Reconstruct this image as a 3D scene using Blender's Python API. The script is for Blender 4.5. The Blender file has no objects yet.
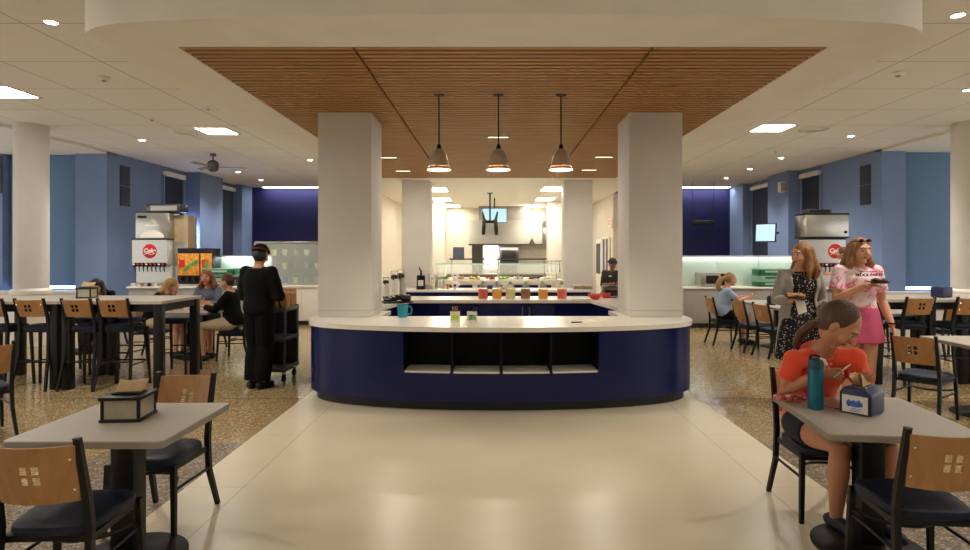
import bpy, bmesh, math, random
from mathutils import Vector, Matrix, Quaternion, noise
random.seed(7)
scn = bpy.context.scene
COL = scn.collection
PI = math.pi
V = Vector
CX, CY, F, CAMX, CAMZ = 494.0, 253.0, 600.0, -0.075, 1.65

def at(px, py, Y):
    """point of the room seen at px, py when it stands Y metres in front of the camera"""
    return V(((px - CX) * Y / F + CAMX, Y, CAMZ - (py - CY) * Y / F))

# ------------------------------------------------------------------ materials
def lin(c):
    return tuple(((x / 12.92) if x <= 0.04045 else ((x + 0.055) / 1.055) ** 2.4) for x in c)

def rgb(r, g, b):
    return lin((r / 255, g / 255, b / 255)) + (1.0,)

class NT:
    def __init__(self, name):
        self.m = bpy.data.materials.new(name)
        self.m.use_nodes = True
        self.t = self.m.node_tree
        self.b = self.t.nodes['Principled BSDF']
    def n(self, typ, **kw):
        nd = self.t.nodes.new(typ)
        for k, v in kw.items():
            setattr(nd, k, v)
        return nd
    def l(self, a, b):
        self.t.links.new(a, b)
    def coords(self, kind='Object', scale=(1, 1, 1)):
        tc = self.n('ShaderNodeTexCoord')
        mp = self.n('ShaderNodeMapping')
        mp.inputs['Scale'].default_value = scale
        self.l(tc.outputs[kind], mp.inputs['Vector'])
        return mp.outputs['Vector']
    def ramp(self, src, stops, interp='LINEAR'):
        r = self.n('ShaderNodeValToRGB')
        r.color_ramp.interpolation = interp
        e = r.color_ramp.elements
        while len(e) < len(stops):
            e.new(0.5)
        for q, (p, c) in zip(e, stops):
            q.position = p
            q.color = c
        self.l(src, r.inputs['Fac'])
        return r.outputs['Color']
    def math(self, op, a, b=None):
        m = self.n('ShaderNodeMath', operation=op)
        for i, x in enumerate((a, b)):
            if x is None:
                continue
            if isinstance(x, (int, float)):
                m.inputs[i].default_value = x
            else:
                self.l(x, m.inputs[i])
        return m.outputs[0]
    def mix(self, fac, a, b):
        m = self.n('ShaderNodeMix', data_type='RGBA')
        for s, x in ((m.inputs[0], fac), (m.inputs[6], a), (m.inputs[7], b)):
            if isinstance(x, (int, float, tuple)):
                s.default_value = x
            else:
                self.l(x, s)
        return m.outputs[2]
    def bump(self, h, strength=0.1, dist=0.01):
        b = self.n('ShaderNodeBump')
        b.inputs['Strength'].default_value = strength
        b.inputs['Distance'].default_value = dist
        self.l(h, b.inputs['Height'])
        self.l(b.outputs[0], self.b.inputs['Normal'])

def mat(name, c, rough=0.5, metal=0.0, var=0.06, scale=6.0, spec=0.5, stretch=(1, 1, 1), bump=0.0, sheen=0.0, coat=0.0):
    t = NT(name)
    base = rgb(*c)
    co = t.coords('Object', stretch)
    nz = t.n('ShaderNodeTexNoise')
    nz.inputs['Scale'].default_value = scale
    nz.inputs['Detail'].default_value = 4
    t.l(co, nz.inputs['Vector'])
    lo = tuple(max(0, x * (1 - var * 2)) for x in base[:3]) + (1,)
    hi = tuple(min(1, x * (1 + var * 2)) for x in base[:3]) + (1,)
    t.l(t.ramp(nz.outputs['Fac'], [(0.3, lo), (0.7, hi)]), t.b.inputs['Base Color'])
    t.b.inputs['Roughness'].default_value = rough
    t.b.inputs['Metallic'].default_value = metal
    t.b.inputs['Specular IOR Level'].default_value = spec
    if sheen:
        t.b.inputs['Sheen Weight'].default_value = sheen
    if coat:
        t.b.inputs['Coat Weight'].default_value = coat
        t.b.inputs['Coat Roughness'].default_value = 0.12
    if bump:
        t.bump(nz.outputs['Fac'], bump)
    return t.m

def emit(name, c, strength):
    t = NT(name)
    t.b.inputs['Base Color'].default_value = rgb(*c)
    t.b.inputs['Emission Color'].default_value = rgb(*c)
    t.b.inputs['Emission Strength'].default_value = strength
    return t.m

def glass(name, c=(235, 245, 240), alpha=0.25, rough=0.05):
    """thin clear glass: mostly see-through with a mirror-like skin"""
    t = NT(name)
    t.b.inputs['Base Color'].default_value = rgb(*c)
    t.b.inputs['Roughness'].default_value = rough
    t.b.inputs['Alpha'].default_value = alpha
    return t.m

M = {}
M['ceil'] = None
def tile_mat():
    t = NT('acoustic tile')
    tc = t.n('ShaderNodeTexCoord')
    sx = t.n('ShaderNodeSeparateXYZ')
    t.l(tc.outputs['Object'], sx.inputs[0])
    def line(o, pitch):
        f = t.math('FRACT', t.math('DIVIDE', t.math('ADD', o, 60.0), pitch))
        return t.math('LESS_THAN', f, 0.012)
    ln = t.math('MAXIMUM', line(sx.outputs[0], 1.2), line(sx.outputs[1], 1.2))
    nz = t.n('ShaderNodeTexNoise')
    nz.inputs['Scale'].default_value = 90
    t.l(tc.outputs['Object'], nz.inputs['Vector'])
    base = t.ramp(nz.outputs['Fac'], [(0.35, rgb(230, 227, 221)), (0.65, rgb(238, 236, 231))])
    t.l(t.mix(ln, base, rgb(172, 168, 160)), t.b.inputs['Base Color'])
    t.b.inputs['Roughness'].default_value = 0.9
    t.b.inputs['Specular IOR Level'].default_value = 0.1
    return t.m
M['tile'] = tile_mat()
M['plaster'] = mat('white plaster', (236, 232, 224), 0.75, var=0.015, scale=3, spec=0.2)
M['column'] = mat('column panel white', (214, 210, 203), 0.55, var=0.02, scale=2, spec=0.3)
M['blue'] = mat('blue wall paint', (122, 143, 184), 0.7, var=0.02, scale=2, spec=0.2)
M['navywall'] = mat('navy wall paint', (33, 34, 84), 0.6, var=0.04, scale=2, spec=0.3)
M['kwall'] = mat('kitchen wall tile cream', (206, 198, 184), 0.45, var=0.03, scale=8)
M['greywall'] = mat('grey wall paint', (150, 144, 138), 0.7, var=0.03, scale=2)
M['navy'] = mat('navy laminate', (13, 22, 78), 0.24, var=0.05, scale=3, spec=0.3)
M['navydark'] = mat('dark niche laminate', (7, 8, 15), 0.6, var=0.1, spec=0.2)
M['plinth'] = mat('black plinth', (22, 20, 22), 0.5)
M['quartz'] = mat('white quartz', (236, 231, 221), 0.2, var=0.015, scale=30)
M['laminate'] = mat('grey table laminate', (184, 177, 165), 0.4, var=0.03, scale=40)
M['lamedge'] = mat('table edge', (146, 138, 126), 0.5, var=0.03)
M['black'] = mat('black powder coat', (8, 8, 9), 0.45, var=0.15, scale=20, spec=0.35)
M['blackplastic'] = mat('black plastic', (11, 11, 13), 0.38, var=0.1, spec=0.4)
M['seat'] = mat('navy vinyl', (15, 24, 46), 0.5, var=0.1, scale=60, bump=0.02, spec=0.35)
M['steel'] = mat('brushed steel', (190, 188, 182), 0.28, 0.95, var=0.06, scale=8, stretch=(1, 1, 40))
M['darksteel'] = mat('dark steel', (96, 94, 92), 0.3, 0.9, var=0.08, scale=8, stretch=(1, 1, 30))
M['chrome'] = mat('chrome', (225, 225, 225), 0.08, 1.0, var=0.01)
M['white'] = mat('white enamel', (232, 228, 220), 0.4, var=0.015)
M['offwhite'] = mat('off white paper', (226, 218, 200), 0.8, var=0.03, scale=20)
M['greyfront'] = mat('pale grey cabinet', (158, 154, 150), 0.5, var=0.02)
M['blind'] = mat('navy roller blind', (36, 42, 66), 0.8, var=0.06, scale=30)
M['blueblind'] = mat('blue roller blind', (104, 138, 178), 0.75, var=0.03, scale=20)
M['vent'] = mat('vent slate grey', (64, 72, 88), 0.6)
M['teal'] = mat('teal metal', (14, 104, 128), 0.3, 0.3, var=0.05, scale=20)
M['tealcup'] = mat('teal plastic', (30, 128, 150), 0.4)
M['red'] = mat('red plastic', (196, 30, 34), 0.4, var=0.06)
M['green'] = mat('green plastic', (28, 104, 76), 0.5, var=0.06)
M['palegreen'] = mat('pale green plastic', (150, 190, 166), 0.5, var=0.05)
M['lime'] = mat('lime label', (190, 220, 90), 0.6)
M['cardboard'] = mat('cardboard', (176, 128, 74), 0.8, var=0.1, scale=12)
M['orange'] = mat('orange print', (232, 146, 52), 0.5, var=0.25, scale=14)
M['leaf'] = mat('green print', (96, 150, 52), 0.5, var=0.25, scale=14)
M['pulp'] = mat('napkin tan', (206, 178, 138), 0.9, var=0.05, scale=20)
M['dispenserblue'] = mat('navy dispenser plastic', (28, 30, 84), 0.35, var=0.06)
M['logo'] = mat('blue print', (60, 100, 190), 0.5, var=0.2, scale=50)
M['glass'] = glass('clear glass')
M['clearpane'] = glass('window pane', (250, 252, 255), 0.06)
M['greenglass'] = glass('green edged glass', (196, 222, 196), 0.55)
M['frost'] = glass('back painted glass', (206, 230, 218), 1.0, 0.12)
M['jar'] = glass('clear plastic', (240, 236, 214), 0.14, 0.15)
M['screen'] = emit('lit screen', (160, 196, 222), 0.34)
M['skyglow'] = emit('daylight behind blind', (200, 222, 255), 2.2)
M['trof'] = emit('troffer diffuser', (255, 249, 238), 13.0)
M['ktrof'] = emit('kitchen troffer diffuser', (255, 244, 224), 15.0)
M['lamp'] = emit('downlight lens', (255, 240, 214), 22.0)
M['cove'] = emit('linear light lens', (255, 248, 235), 16.0)
M['slotlens'] = emit('slot light lens', (255, 232, 196), 1.6)
M['bulb'] = emit('pendant bulb', (255, 232, 196), 8.0)
M['kwindow'] = emit('kitchen daylight window', (255, 252, 244), 2.6)
M['litrim'] = emit('lit glass rim', (255, 226, 190), 1.4)
M['exit'] = emit('exit red', (255, 70, 60), 1.2)
M['litpanel'] = emit('lit white panel', (214, 232, 246), 0.35)

def wood_mat(name, c1, c2, axis=(1, 12, 12), rough=0.45, scale=3.0):
    t = NT(name)
    co = t.coords('Object', axis)
    nz = t.n('ShaderNodeTexNoise')
    nz.inputs['Scale'].default_value = scale
    nz.inputs['Detail'].default_value = 6
    nz.inputs['Distortion'].default_value = 0.6
    t.l(co, nz.inputs['Vector'])
    t.l(t.ramp(nz.outputs['Fac'], [(0.3, rgb(*c1)), (0.7, rgb(*c2))]), t.b.inputs['Base Color'])
    t.b.inputs['Roughness'].default_value = rough
    return t.m
M['wood'] = wood_mat('maple veneer', (164, 118, 70), (184, 138, 88), (8, 8, 1.0))
M['slat'] = wood_mat('slat oak', (156, 113, 60), (186, 140, 80), (0.6, 14, 14))
M['slatback'] = mat('slat backing black', (26, 20, 16), 0.9)

def floor_mat():
    t = NT('floor terrazzo and cream porcelain')
    tc = t.n('ShaderNodeTexCoord')
    sx = t.n('ShaderNodeSeparateXYZ')
    t.l(tc.outputs['Object'], sx.inputs[0])
    X, Y = sx.outputs[0], sx.outputs[1]
    ax = t.math('ABSOLUTE', X)
    v = t.n('ShaderNodeTexVoronoi')
    v.inputs['Scale'].default_value = 75
    t.l(tc.outputs['Object'], v.inputs['Vector'])
    sp = t.n('ShaderNodeSeparateColor')
    t.l(v.outputs['Color'], sp.inputs[0])
    gold = t.ramp(sp.outputs[0], [(0.0, rgb(122, 98, 66)), (0.3, rgb(156, 130, 88)), (0.6, rgb(170, 146, 102)), (0.85, rgb(186, 166, 126)), (1.0, rgb(210, 196, 166))])
    grey = t.ramp(sp.outputs[0], [(0.0, rgb(106, 94, 82)), (0.35, rgb(134, 120, 104)), (0.65, rgb(148, 134, 116)), (0.9, rgb(172, 158, 140)), (1.0, rgb(198, 188, 170))])
    nz = t.n('ShaderNodeTexNoise')
    nz.inputs['Scale'].default_value = 0.5
    t.l(tc.outputs['Object'], nz.inputs['Vector'])
    edge = t.math('ADD', ax, t.math('MULTIPLY', nz.outputs['Fac'], 0.1))
    band = t.math('MULTIPLY', t.math('LESS_THAN', edge, 3.35), t.math('LESS_THAN', Y, 5.2))
    terr = t.mix(band, gold, grey)
    # brass strips between the terrazzo fields
    st = t.math('LESS_THAN', t.math('ABSOLUTE', t.math('SUBTRACT', t.math('FRACT', t.math('DIVIDE', t.math('ADD', Y, 40.0), 2.4)), 0.5)), 0.003)
    terr = t.mix(st, terr, rgb(110, 92, 64))
    nc = t.n('ShaderNodeTexNoise')
    nc.inputs['Scale'].default_value = 1.3
    nc.inputs['Detail'].default_value = 5
    t.l(tc.outputs['Object'], nc.inputs['Vector'])
    cream = t.ramp(nc.outputs['Fac'], [(0.3, rgb(218, 207, 180)), (0.7, rgb(228, 218, 193))])
    s1 = t.math('LESS_THAN', t.math('ABSOLUTE', t.math('SUBTRACT', ax, 1.84)), 0.0035)
    fy = t.math('ABSOLUTE', t.math('SUBTRACT', t.math('FRACT', t.math('DIVIDE', t.math('ADD', Y, 40.3), 1.22)), 0.5))
    s2 = t.math('MULTIPLY', t.math('LESS_THAN', fy, 0.0022), t.math('GREATER_THAN', ax, 1.84))
    cream = t.mix(t.math('MULTIPLY', t.math('MAXIMUM', s1, s2), 0.55), cream, rgb(120, 106, 82))
    isc = t.math('LESS_THAN', ax, 2.245)
    t.l(t.mix(isc, terr, cream), t.b.inputs['Base Color'])
    r = t.n('ShaderNodeMix')
    t.l(isc, r.inputs[0])
    r.inputs[2].default_value = 0.15
    r.inputs[3].default_value = 0.28
    t.l(r.outputs[0], t.b.inputs['Roughness'])
    t.b.inputs['Specular IOR Level'].default_value = 0.5
    return t.m
M['floor'] = floor_mat()

# ------------------------------------------------------------------ mesh builder
class MB:
    def __init__(self):
        self.v, self.f, self.mi = [], [], []
    def add(self, vs, fs, mi=0):
        o = len(self.v)
        self.v += [tuple(x) for x in vs]
        self.f += [tuple(i + o for i in f) for f in fs]
        self.mi += [mi] * len(fs)
        return self
    def bm(self, b, mi=0):
        b.verts.index_update()
        self.add([v.co for v in b.verts], [[v.index for v in f.verts] for f in b.faces], mi)
        b.free()
        return self
    def box(self, c, s, bev=0.0, rot=None, mi=0, seg=2):
        b = bmesh.new()
        bmesh.ops.create_cube(b, size=1.0)
        for v in b.verts:
            v.co = V((v.co.x * s[0], v.co.y * s[1], v.co.z * s[2]))
        if bev > 0:
            bmesh.ops.bevel(b, geom=list(b.edges), offset=min(bev, min(s) * 0.45), segments=seg, profile=0.5, affect='EDGES')
        m = Matrix.Translation(V(c))
        if rot is not None:
            m = m @ (rot if isinstance(rot, Matrix) else Matrix.Rotation(rot, 4, 'Z'))
        bmesh.ops.transform(b, matrix=m, verts=b.verts)
        return self.bm(b, mi)
    def span(self, a, b, bev=0.0, mi=0):
        c = [(p + q) / 2 for p, q in zip(a, b)]
        s = [abs(q - p) for p, q in zip(a, b)]
        return self.box(c, s, bev, mi=mi)
    def prism(self, pts, z0, z1, mi=0):
        n = len(pts)
        vs = [(x, y, z0) for x, y in pts] + [(x, y, z1) for x, y in pts]
        fs = [tuple(range(n - 1, -1, -1)), tuple(range(n, 2 * n))]
        fs += [(i, (i + 1) % n, n + (i + 1) % n, n + i) for i in range(n)]
        return self.add(vs, fs, mi)
    def lathe(self, prof, c=(0, 0, 0), seg=20, mi=0, rot=None):
        vs, fs = [], []
        R = rot.to_3x3() if rot is not None else None
        for r, z in prof:
            for k in range(seg):
                a = 2 * PI * k / seg
                p = V((r * math.cos(a), r * math.sin(a), z))
                if R is not None:
                    p = R @ p
                vs.append(p + V(c))
        n = len(prof)
        for i in range(n - 1):
            for k in range(seg):
                k2 = (k + 1) % seg
                fs.append((i * seg + k, i * seg + k2, (i + 1) * seg + k2, (i + 1) * seg + k))
        if prof[0][0] > 1e-5:
            fs.append(tuple(range(seg - 1, -1, -1)))
        if prof[-1][0] > 1e-5:
            fs.append(tuple((n - 1) * seg + k for k in range(seg)))
        return self.add(vs, fs, mi)
    def cyl(self, p0, p1, r0, r1=None, seg=14, mi=0):
        return self.tube([p0, p1], [r0, r0 if r1 is None else r1], seg, mi, caps=False)
    def rings(self, rings, mi=0, closed=False):
        n = len(rings[0])
        vs = [p for r in rings for p in r]
        fs = []
        for i in range(len(rings) - 1):
            for k in range(n):
                k2 = (k + 1) % n
                fs.append((i * n + k, i * n + k2, (i + 1) * n + k2, (i + 1) * n + k))
        fs.append(tuple(range(n - 1, -1, -1)))
        fs.append(tuple((len(rings) - 1) * n + k for k in range(n)))
        return self.add(vs, fs, mi)
    def tube(self, pts, radii, seg=10, mi=0, caps=True, flat=1.0, phase=0.0, side=None):
        """tapered tube along a path; caps=True rounds its ends; flat squashes it along one axis"""
        pts = [V(p) for p in pts]
        if isinstance(radii, (int, float)):
            radii = [radii] * len(pts)
        out = []
        prev = None
        for i, p in enumerate(pts):
            if i == 0:
                d = pts[1] - p
            elif i == len(pts) - 1:
                d = p - pts[i - 1]
            else:
                d = (pts[i + 1] - p).normalized() + (p - pts[i - 1]).normalized()
            if d.length < 1e-9:
                d = V((0, 0, 1))
            d.normalize()
            if prev is None:
                ref = V(side) if side is not None else (V((1, 0, 0)) if abs(d.x) < 0.8 else V((0, 1, 0)))
            else:
                ref = prev
            u = ref - d * ref.dot(d)
            u.normalize()
            prev = u
            w = d.cross(u)
            def ring(off, k):
                return [p + d * off + u * (math.cos(phase + 2 * PI * j / seg) * radii[i] * k) + w * (math.sin(phase + 2 * PI * j / seg) * radii[i] * k * flat) for j in range(seg)]
            if caps and i == 0:
                out += [ring(-radii[i] * 0.95, 0.25), ring(-radii[i] * 0.7, 0.7)]
            out.append(ring(0, 1))
            if caps and i == len(pts) - 1:
                out += [ring(radii[i] * 0.7, 0.7), ring(radii[i] * 0.95, 0.25)]
        return self.rings(out, mi)
    def ell(self, c, r, rot=None, seg=16, ringn=10, mi=0, fn=None):
        vs, fs = [], []
        R = rot if rot is not None else Matrix.Identity(3)
        rows = []
        for i in range(ringn + 1):
            th = PI * i / ringn
            row = []
            k_ = 1 if i in (0, ringn) else seg
            for k in range(k_):
                a = 2 * PI * k / seg
                p = V((math.sin(th) * math.cos(a), math.sin(th) * math.sin(a), math.cos(th)))
                q = fn(p) if fn else p
                q = V((q.x * r[0], q.y * r[1], q.z * r[2]))
                row.append(len(vs))
                vs.append(R @ q + V(c))
            rows.append(row)
        for i in range(ringn):
            A, B = rows[i], rows[i + 1]
            for k in range(seg):
                k2 = (k + 1) % seg
                if len(A) == 1:
                    fs.append((A[0], B[k], B[k2]))
                elif len(B) == 1:
                    fs.append((A[k], B[0], A[k2]))
                else:
                    fs.append((A[k], B[k], B[k2], A[k2]))
        return self.add(vs, fs, mi)
    def mesh(self, name, mats, smooth=35):
        me = bpy.data.meshes.new(name)
        me.from_pydata(self.v, [], self.f)
        for m in (mats if isinstance(mats, (list, tuple)) else [mats]):
            me.materials.append(m)
        me.polygons.foreach_set('material_index', self.mi)
        b = bmesh.new()
        b.from_mesh(me)
        bmesh.ops.recalc_face_normals(b, faces=b.faces)
        b.to_mesh(me)
        b.free()
        if smooth:
            me.polygons.foreach_set('use_smooth', [True] * len(me.polygons))
            me.set_sharp_from_angle(angle=math.radians(smooth))
        me.update()
        return me
    def build(self, name, mats, parent=None, smooth=35, loc=None, rz=None):
        o = bpy.data.objects.new(name, self.mesh(name, mats, smooth))
        COL.objects.link(o)
        if parent is not None:
            o.parent = parent
        if loc is not None:
            o.location = loc
        if rz is not None:
            o.rotation_euler = (0, 0, rz)
        return o

def tag(o, label=None, cat=None, group=None, kind=None):
    if label:
        o['label'] = label
    if cat:
        o['category'] = cat
    if group:
        o['group'] = group
    if kind:
        o['kind'] = kind
    return o

def struct(name, mb, m, **k):
    return tag(mb.build(name, m, **k), kind='structure')

def thing(name, label, cat, loc=(0, 0, 0), rz=0.0, group=None):
    o = bpy.data.objects.new(name, None)
    o.empty_display_size = 0.1
    COL.objects.link(o)
    o.location = loc
    o.rotation_euler = (0, 0, rz)
    return tag(o, label, cat, group)

def dup(root, loc, rz=0.0, label=None, group=None):
    def cp(o, parent):
        c = o.copy()
        COL.objects.link(c)
        if parent is not None:
            c.parent = parent
        for ch in kids[o.name]:
            cp(ch, c)
        return c
    kids = {}
    def walk(o):
        kids[o.name] = list(o.children)
        for ch in o.children:
            walk(ch)
    walk(root)
    r = cp(root, None)
    r.location = loc
    r.rotation_euler = (0, 0, rz)
    if label:
        r['label'] = label
    if group:
        r['group'] = group
    return r

def text_mesh(body, size, m, name, parent, loc, rot, shear=0.0, depth=0.002, bold=0.0):
    c = bpy.data.curves.new(name, 'FONT')
    c.body = body
    c.size = size
    c.align_x = 'CENTER'
    c.align_y = 'CENTER'
    c.extrude = depth
    c.offset = bold
    c.shear = shear
    tmp = bpy.data.objects.new(name, c)
    COL.objects.link(tmp)
    dg = bpy.context.evaluated_depsgraph_get()
    me = bpy.data.meshes.new_from_object(tmp.evaluated_get(dg))
    bpy.data.objects.remove(tmp)
    bpy.data.curves.remove(c)
    me.materials.clear()
    me.materials.append(m)
    o = bpy.data.objects.new(name, me)
    COL.objects.link(o)
    o.parent = parent
    o.location = loc
    o.rotation_euler = rot
    return o

def remeshed(mb, name, mats, voxel, smooth_it=5, smooth_f=0.5):
    """fuse overlapping shapes into one continuous skin"""
    me = mb.mesh(name, mats, 0)
    tmp = bpy.data.objects.new(name, me)
    COL.objects.link(tmp)
    r = tmp.modifiers.new('r', 'REMESH')
    r.mode = 'VOXEL'
    r.voxel_size = voxel
    s = tmp.modifiers.new('s', 'SMOOTH')
    s.factor = smooth_f
    s.iterations = smooth_it
    dg = bpy.context.evaluated_depsgraph_get()
    out = bpy.data.meshes.new_from_object(tmp.evaluated_get(dg))
    bpy.data.objects.remove(tmp)
    bpy.data.meshes.remove(me)
    out.materials.clear()
    for m in (mats if isinstance(mats, (list, tuple)) else [mats]):
        out.materials.append(m)
    out.polygons.foreach_set('use_smooth', [True] * len(out.polygons))
    out.polygons.foreach_set('material_index', [0] * len(out.polygons))
    return out

def catmull(pts, n=8):
    out = []
    P = [pts[0]] + list(pts) + [pts[-1]]
    for i in range(1, len(P) - 2):
        p0, p1, p2, p3 = (V(q) for q in P[i - 1:i + 3])
        for k in range(n):
            t = k / n
            out.append(0.5 * ((2 * p1) + (p2 - p0) * t + (2 * p0 - 5 * p1 + 4 * p2 - p3) * t * t + (3 * p1 - p0 - 3 * p2 + p3) * t ** 3))
    out.append(V(P[-2]))
    return out

def rrect(w, d, r, n=4, cx=0, cy=0):
    pts = []
    for sx, sy, a0 in ((1, 1, 0), (-1, 1, PI / 2), (-1, -1, PI), (1, -1, 1.5 * PI)):
        for k in range(n + 1):
            a = a0 + PI / 2 * k / n
            pts.append((cx + sx * (w / 2 - r) + r * math.cos(a), cy + sy * (d / 2 - r) + r * math.sin(a)))
    return pts
# ------------------------------------------------------------------ the room
ZT, ZS = 3.95, 3.34            # tile ceiling, dropped soffit
XL, XR = -8.84, 8.48           # side walls of the dining wings
YL, YR = 13.8, 13.45           # alcove back walls
YB = 21.0
struct('floor', MB().span((-12.6, -4, -0.1), (12.6, 24, 0)), M['floor'])
struct('ceiling', MB().span((XL, -4, ZT), (XR, YB + 0.2, ZT + 0.12)), M['tile'])
struct('ceiling_alcove_left', MB().span((-12.6, -4, ZT - 0.05), (XL, YL, ZT + 0.1)), M['plaster'])
struct('ceiling_alcove_right', MB().span((XR, -4, ZT - 0.05), (12.6, YR, ZT + 0.1)), M['plaster'])
# dropped soffit, bowed front with rounded corners, opening for the slatted panels
half = [(0, 4.24), (0.9, 4.255), (1.8, 4.30), (2.5, 4.365), (2.9, 4.43), (3.12, 4.53), (3.25, 4.66), (3.3, 4.83), (3.3, 4.92)]
cur = catmull([V((x, y, 0)) for x, y in half], 5)
front = [(-p.x, p.y) for p in reversed(cur[1:])] + [(p.x, p.y) for p in cur]
WX, WY0, WY1 = 2.67, 4.92, 13.5
so = MB()
so.prism([(3.3, WY0), (-3.3, WY0)][::-1] and front, ZS, ZT + 0.02)
so.span((-3.3, WY0, ZS), (-WX, WY1, ZT + 0.02))
so.span((WX, WY0, ZS), (3.3, WY1, ZT + 0.02))
so.span((-3.3, WY1, ZS), (3.3, 22.7, ZT + 0.02))
struct('ceiling_soffit', so, M['plaster'], smooth=20)
struct('ceiling_backing', MB().span((-WX, WY0, ZS + 0.1), (WX, WY1, ZS + 0.14)), M['slatback'])
# walls
w = MB().span((XL - 0.3, YL, 0), (XL, YB + 0.1, ZT))
struct('wall_left', w, M['blue'])
struct('wall_right', MB().span((XR, YR, 0), (XR + 0.3, YB + 0.1, ZT)), M['blue'])
a = MB().span((-12.6, YL, 0), (XL - 0.3, YL + 0.3, ZT)).span((-9.55, YL - 0.22, 0), (XL, YL, ZT)).span((-11.9, YL - 0.22, 0), (-11.2, YL, ZT))
struct('wall_alcove_left', a, M['blue'])
a = MB().span((XR + 0.3, YR, 0), (12.6, YR + 0.3, ZT)).span((XR, YR - 0.22, 0), (9.0, YR, ZT))
struct('wall_alcove_right', a, M['blue'])
def fill_glazing(n, p0, p1, k):
    """unseen window wall added to let sky light in as fill: mullions and sill"""
    d = V(p1) - V(p0)
    f = MB()
    ang = math.atan2(d.y, d.x)
    for i in range(k + 1):
        q = V(p0) + d * (i / k)
        f.box((q.x, q.y, ZT / 2), (0.08, 0.12, ZT), rot=ang)
    c = (V(p0) + V(p1)) / 2
    for z in (0.2, 3.6):
        f.box((c.x, c.y, z), (d.length, 0.1, 0.4 if z < 1 else 0.7), rot=ang)
    o = struct('window_%d' % n, f, M['white'])  # added opening, never in view; brightens the room with sky light
    g = MB().box((c.x, c.y, 1.85), (d.length, 0.012, 2.9), rot=ang)
    g.build('window_glass', M['clearpane'], o)
fill_glazing(9, (-12.5, -4, 0), (-12.5, YL - 0.3, 0), 9)
fill_glazing(10, (12.5, -4, 0), (12.5, YR - 0.3, 0), 9)
struct('wall_entrance', MB().span((-12.6, -4.2, 0), (12.6, -4, ZT)), M['plaster'])
struct('wall_navy_left', MB().span((XL, YB, 0), (-3.3, YB + 0.2, ZT)), M['navywall'])
struct('wall_navy_right', MB().span((3.3, YB, 0), (XR, YB + 0.2, ZT)), M['navywall'])
struct('wall_kitchen_left', MB().span((-3.45, 17.2, 0), (-3.3, 22.6, ZS)), M['kwall'])
struct('wall_kitchen_right', MB().span((3.3, 17.0, 0), (3.45, 22.6, ZS)), M['kwall'])
struct('wall_kitchen_back', MB().span((-3.4, 22.5, 0), (3.4, 22.7, ZS)), M['kwall'])
pl = MB()
pl.span((XL, 17.07, 0), (XL + 0.4, 18.5, ZT)).span((XL, 20.15, 0), (XL + 0.3, YB, ZT))
struct('wall_piers_left', pl, M['blue'])
pl = MB()
pl.span((XR - 0.34, 16.75, 0), (XR, 18.0, ZT)).span((XR - 0.3, 19.9, 0), (XR, YB, ZT))
struct('wall_piers_right', pl, M['blue'])
# windows on the side walls: frame, head rail, dark roller blind
def side_window(n, x, sgn, y0, y1, z0=1.0, z1=3.72):
    o = struct('window_%d' % n, MB().span((x, y0, z0), (x + sgn * 0.03, y1, z1)), M['blind'])
    f = MB()
    for yy in (y0, y1):
        f.span((x, yy - 0.025, z0), (x + sgn * 0.06, yy + 0.025, z1))
    f.span((x, y0, z0 - 0.05), (x + sgn * 0.09, y1, z0))
    f.build('window_frame', M['blue'], o)
    MB().span((x, y0, z1 - 0.02), (x + sgn * 0.12, y1, z1 + 0.1), 0.01).build('blind_rail', M['white'], o)
    MB().span((x + sgn * 0.03, y0 + 0.03, z0 + 0.02), (x + sgn * 0.045, y1 - 0.03, z0 + 0.05)).build('hem_bar', M['white'], o)
    return o
w1 = side_window(1, XL, 1, 15.85, 16.85)
side_window(2, XL, 1, 18.75, 20.1)
side_window(3, XR, -1, 15.65, 16.62)
side_window(4, XR, -1, 18.5, 19.8)
MB().span((XL, 16.9, 1.2), (XL + 0.02, 17.05, 2.5)).build('daylight_gap', M['skyglow'], w1)
# alcove windows: tall blue roller blinds with daylight at the hem
def alcove_window(n, x0, x1, y):
    o = struct('window_%d' % n, MB().span((x0, y - 0.05, 0.9), (x1, y - 0.01, ZT - 0.06), 0.01), M['blueblind'])
    MB().span((x0 + 0.05, y - 0.03, 0.84), (x1 - 0.05, y - 0.005, 0.895)).build('daylight_gap', M['skyglow'], o)
    return o
alcove_window(5, -11.15, -9.6, YL)
alcove_window(6, 9.05, 10.75, YR)
# low white ledge under the alcove windows
struct('trim_1', MB().span((-12.5, YL - 0.45, 0), (XL - 0.02, YL - 0.22, 0.76)).span((-12.5, YL - 0.5, 0.76), (XL - 0.02, YL - 0.22, 0.81), 0.01), M['white'])
struct('trim_2', MB().span((XR + 0.02, YR - 0.45, 0), (12.5, YR - 0.22, 0.76)).span((XR + 0.02, YR - 0.5, 0.76), (12.5, YR - 0.22, 0.81), 0.01), M['white'])
bb = MB().span((XL, YL, 0), (XL + 0.02, 15.9, 0.12))
struct('baseboard_left', bb, M['plinth'])
struct('baseboard_right', MB().span((XR - 0.02, YR, 0), (XR, 15.9, 0.12)), M['plinth'])

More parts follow.
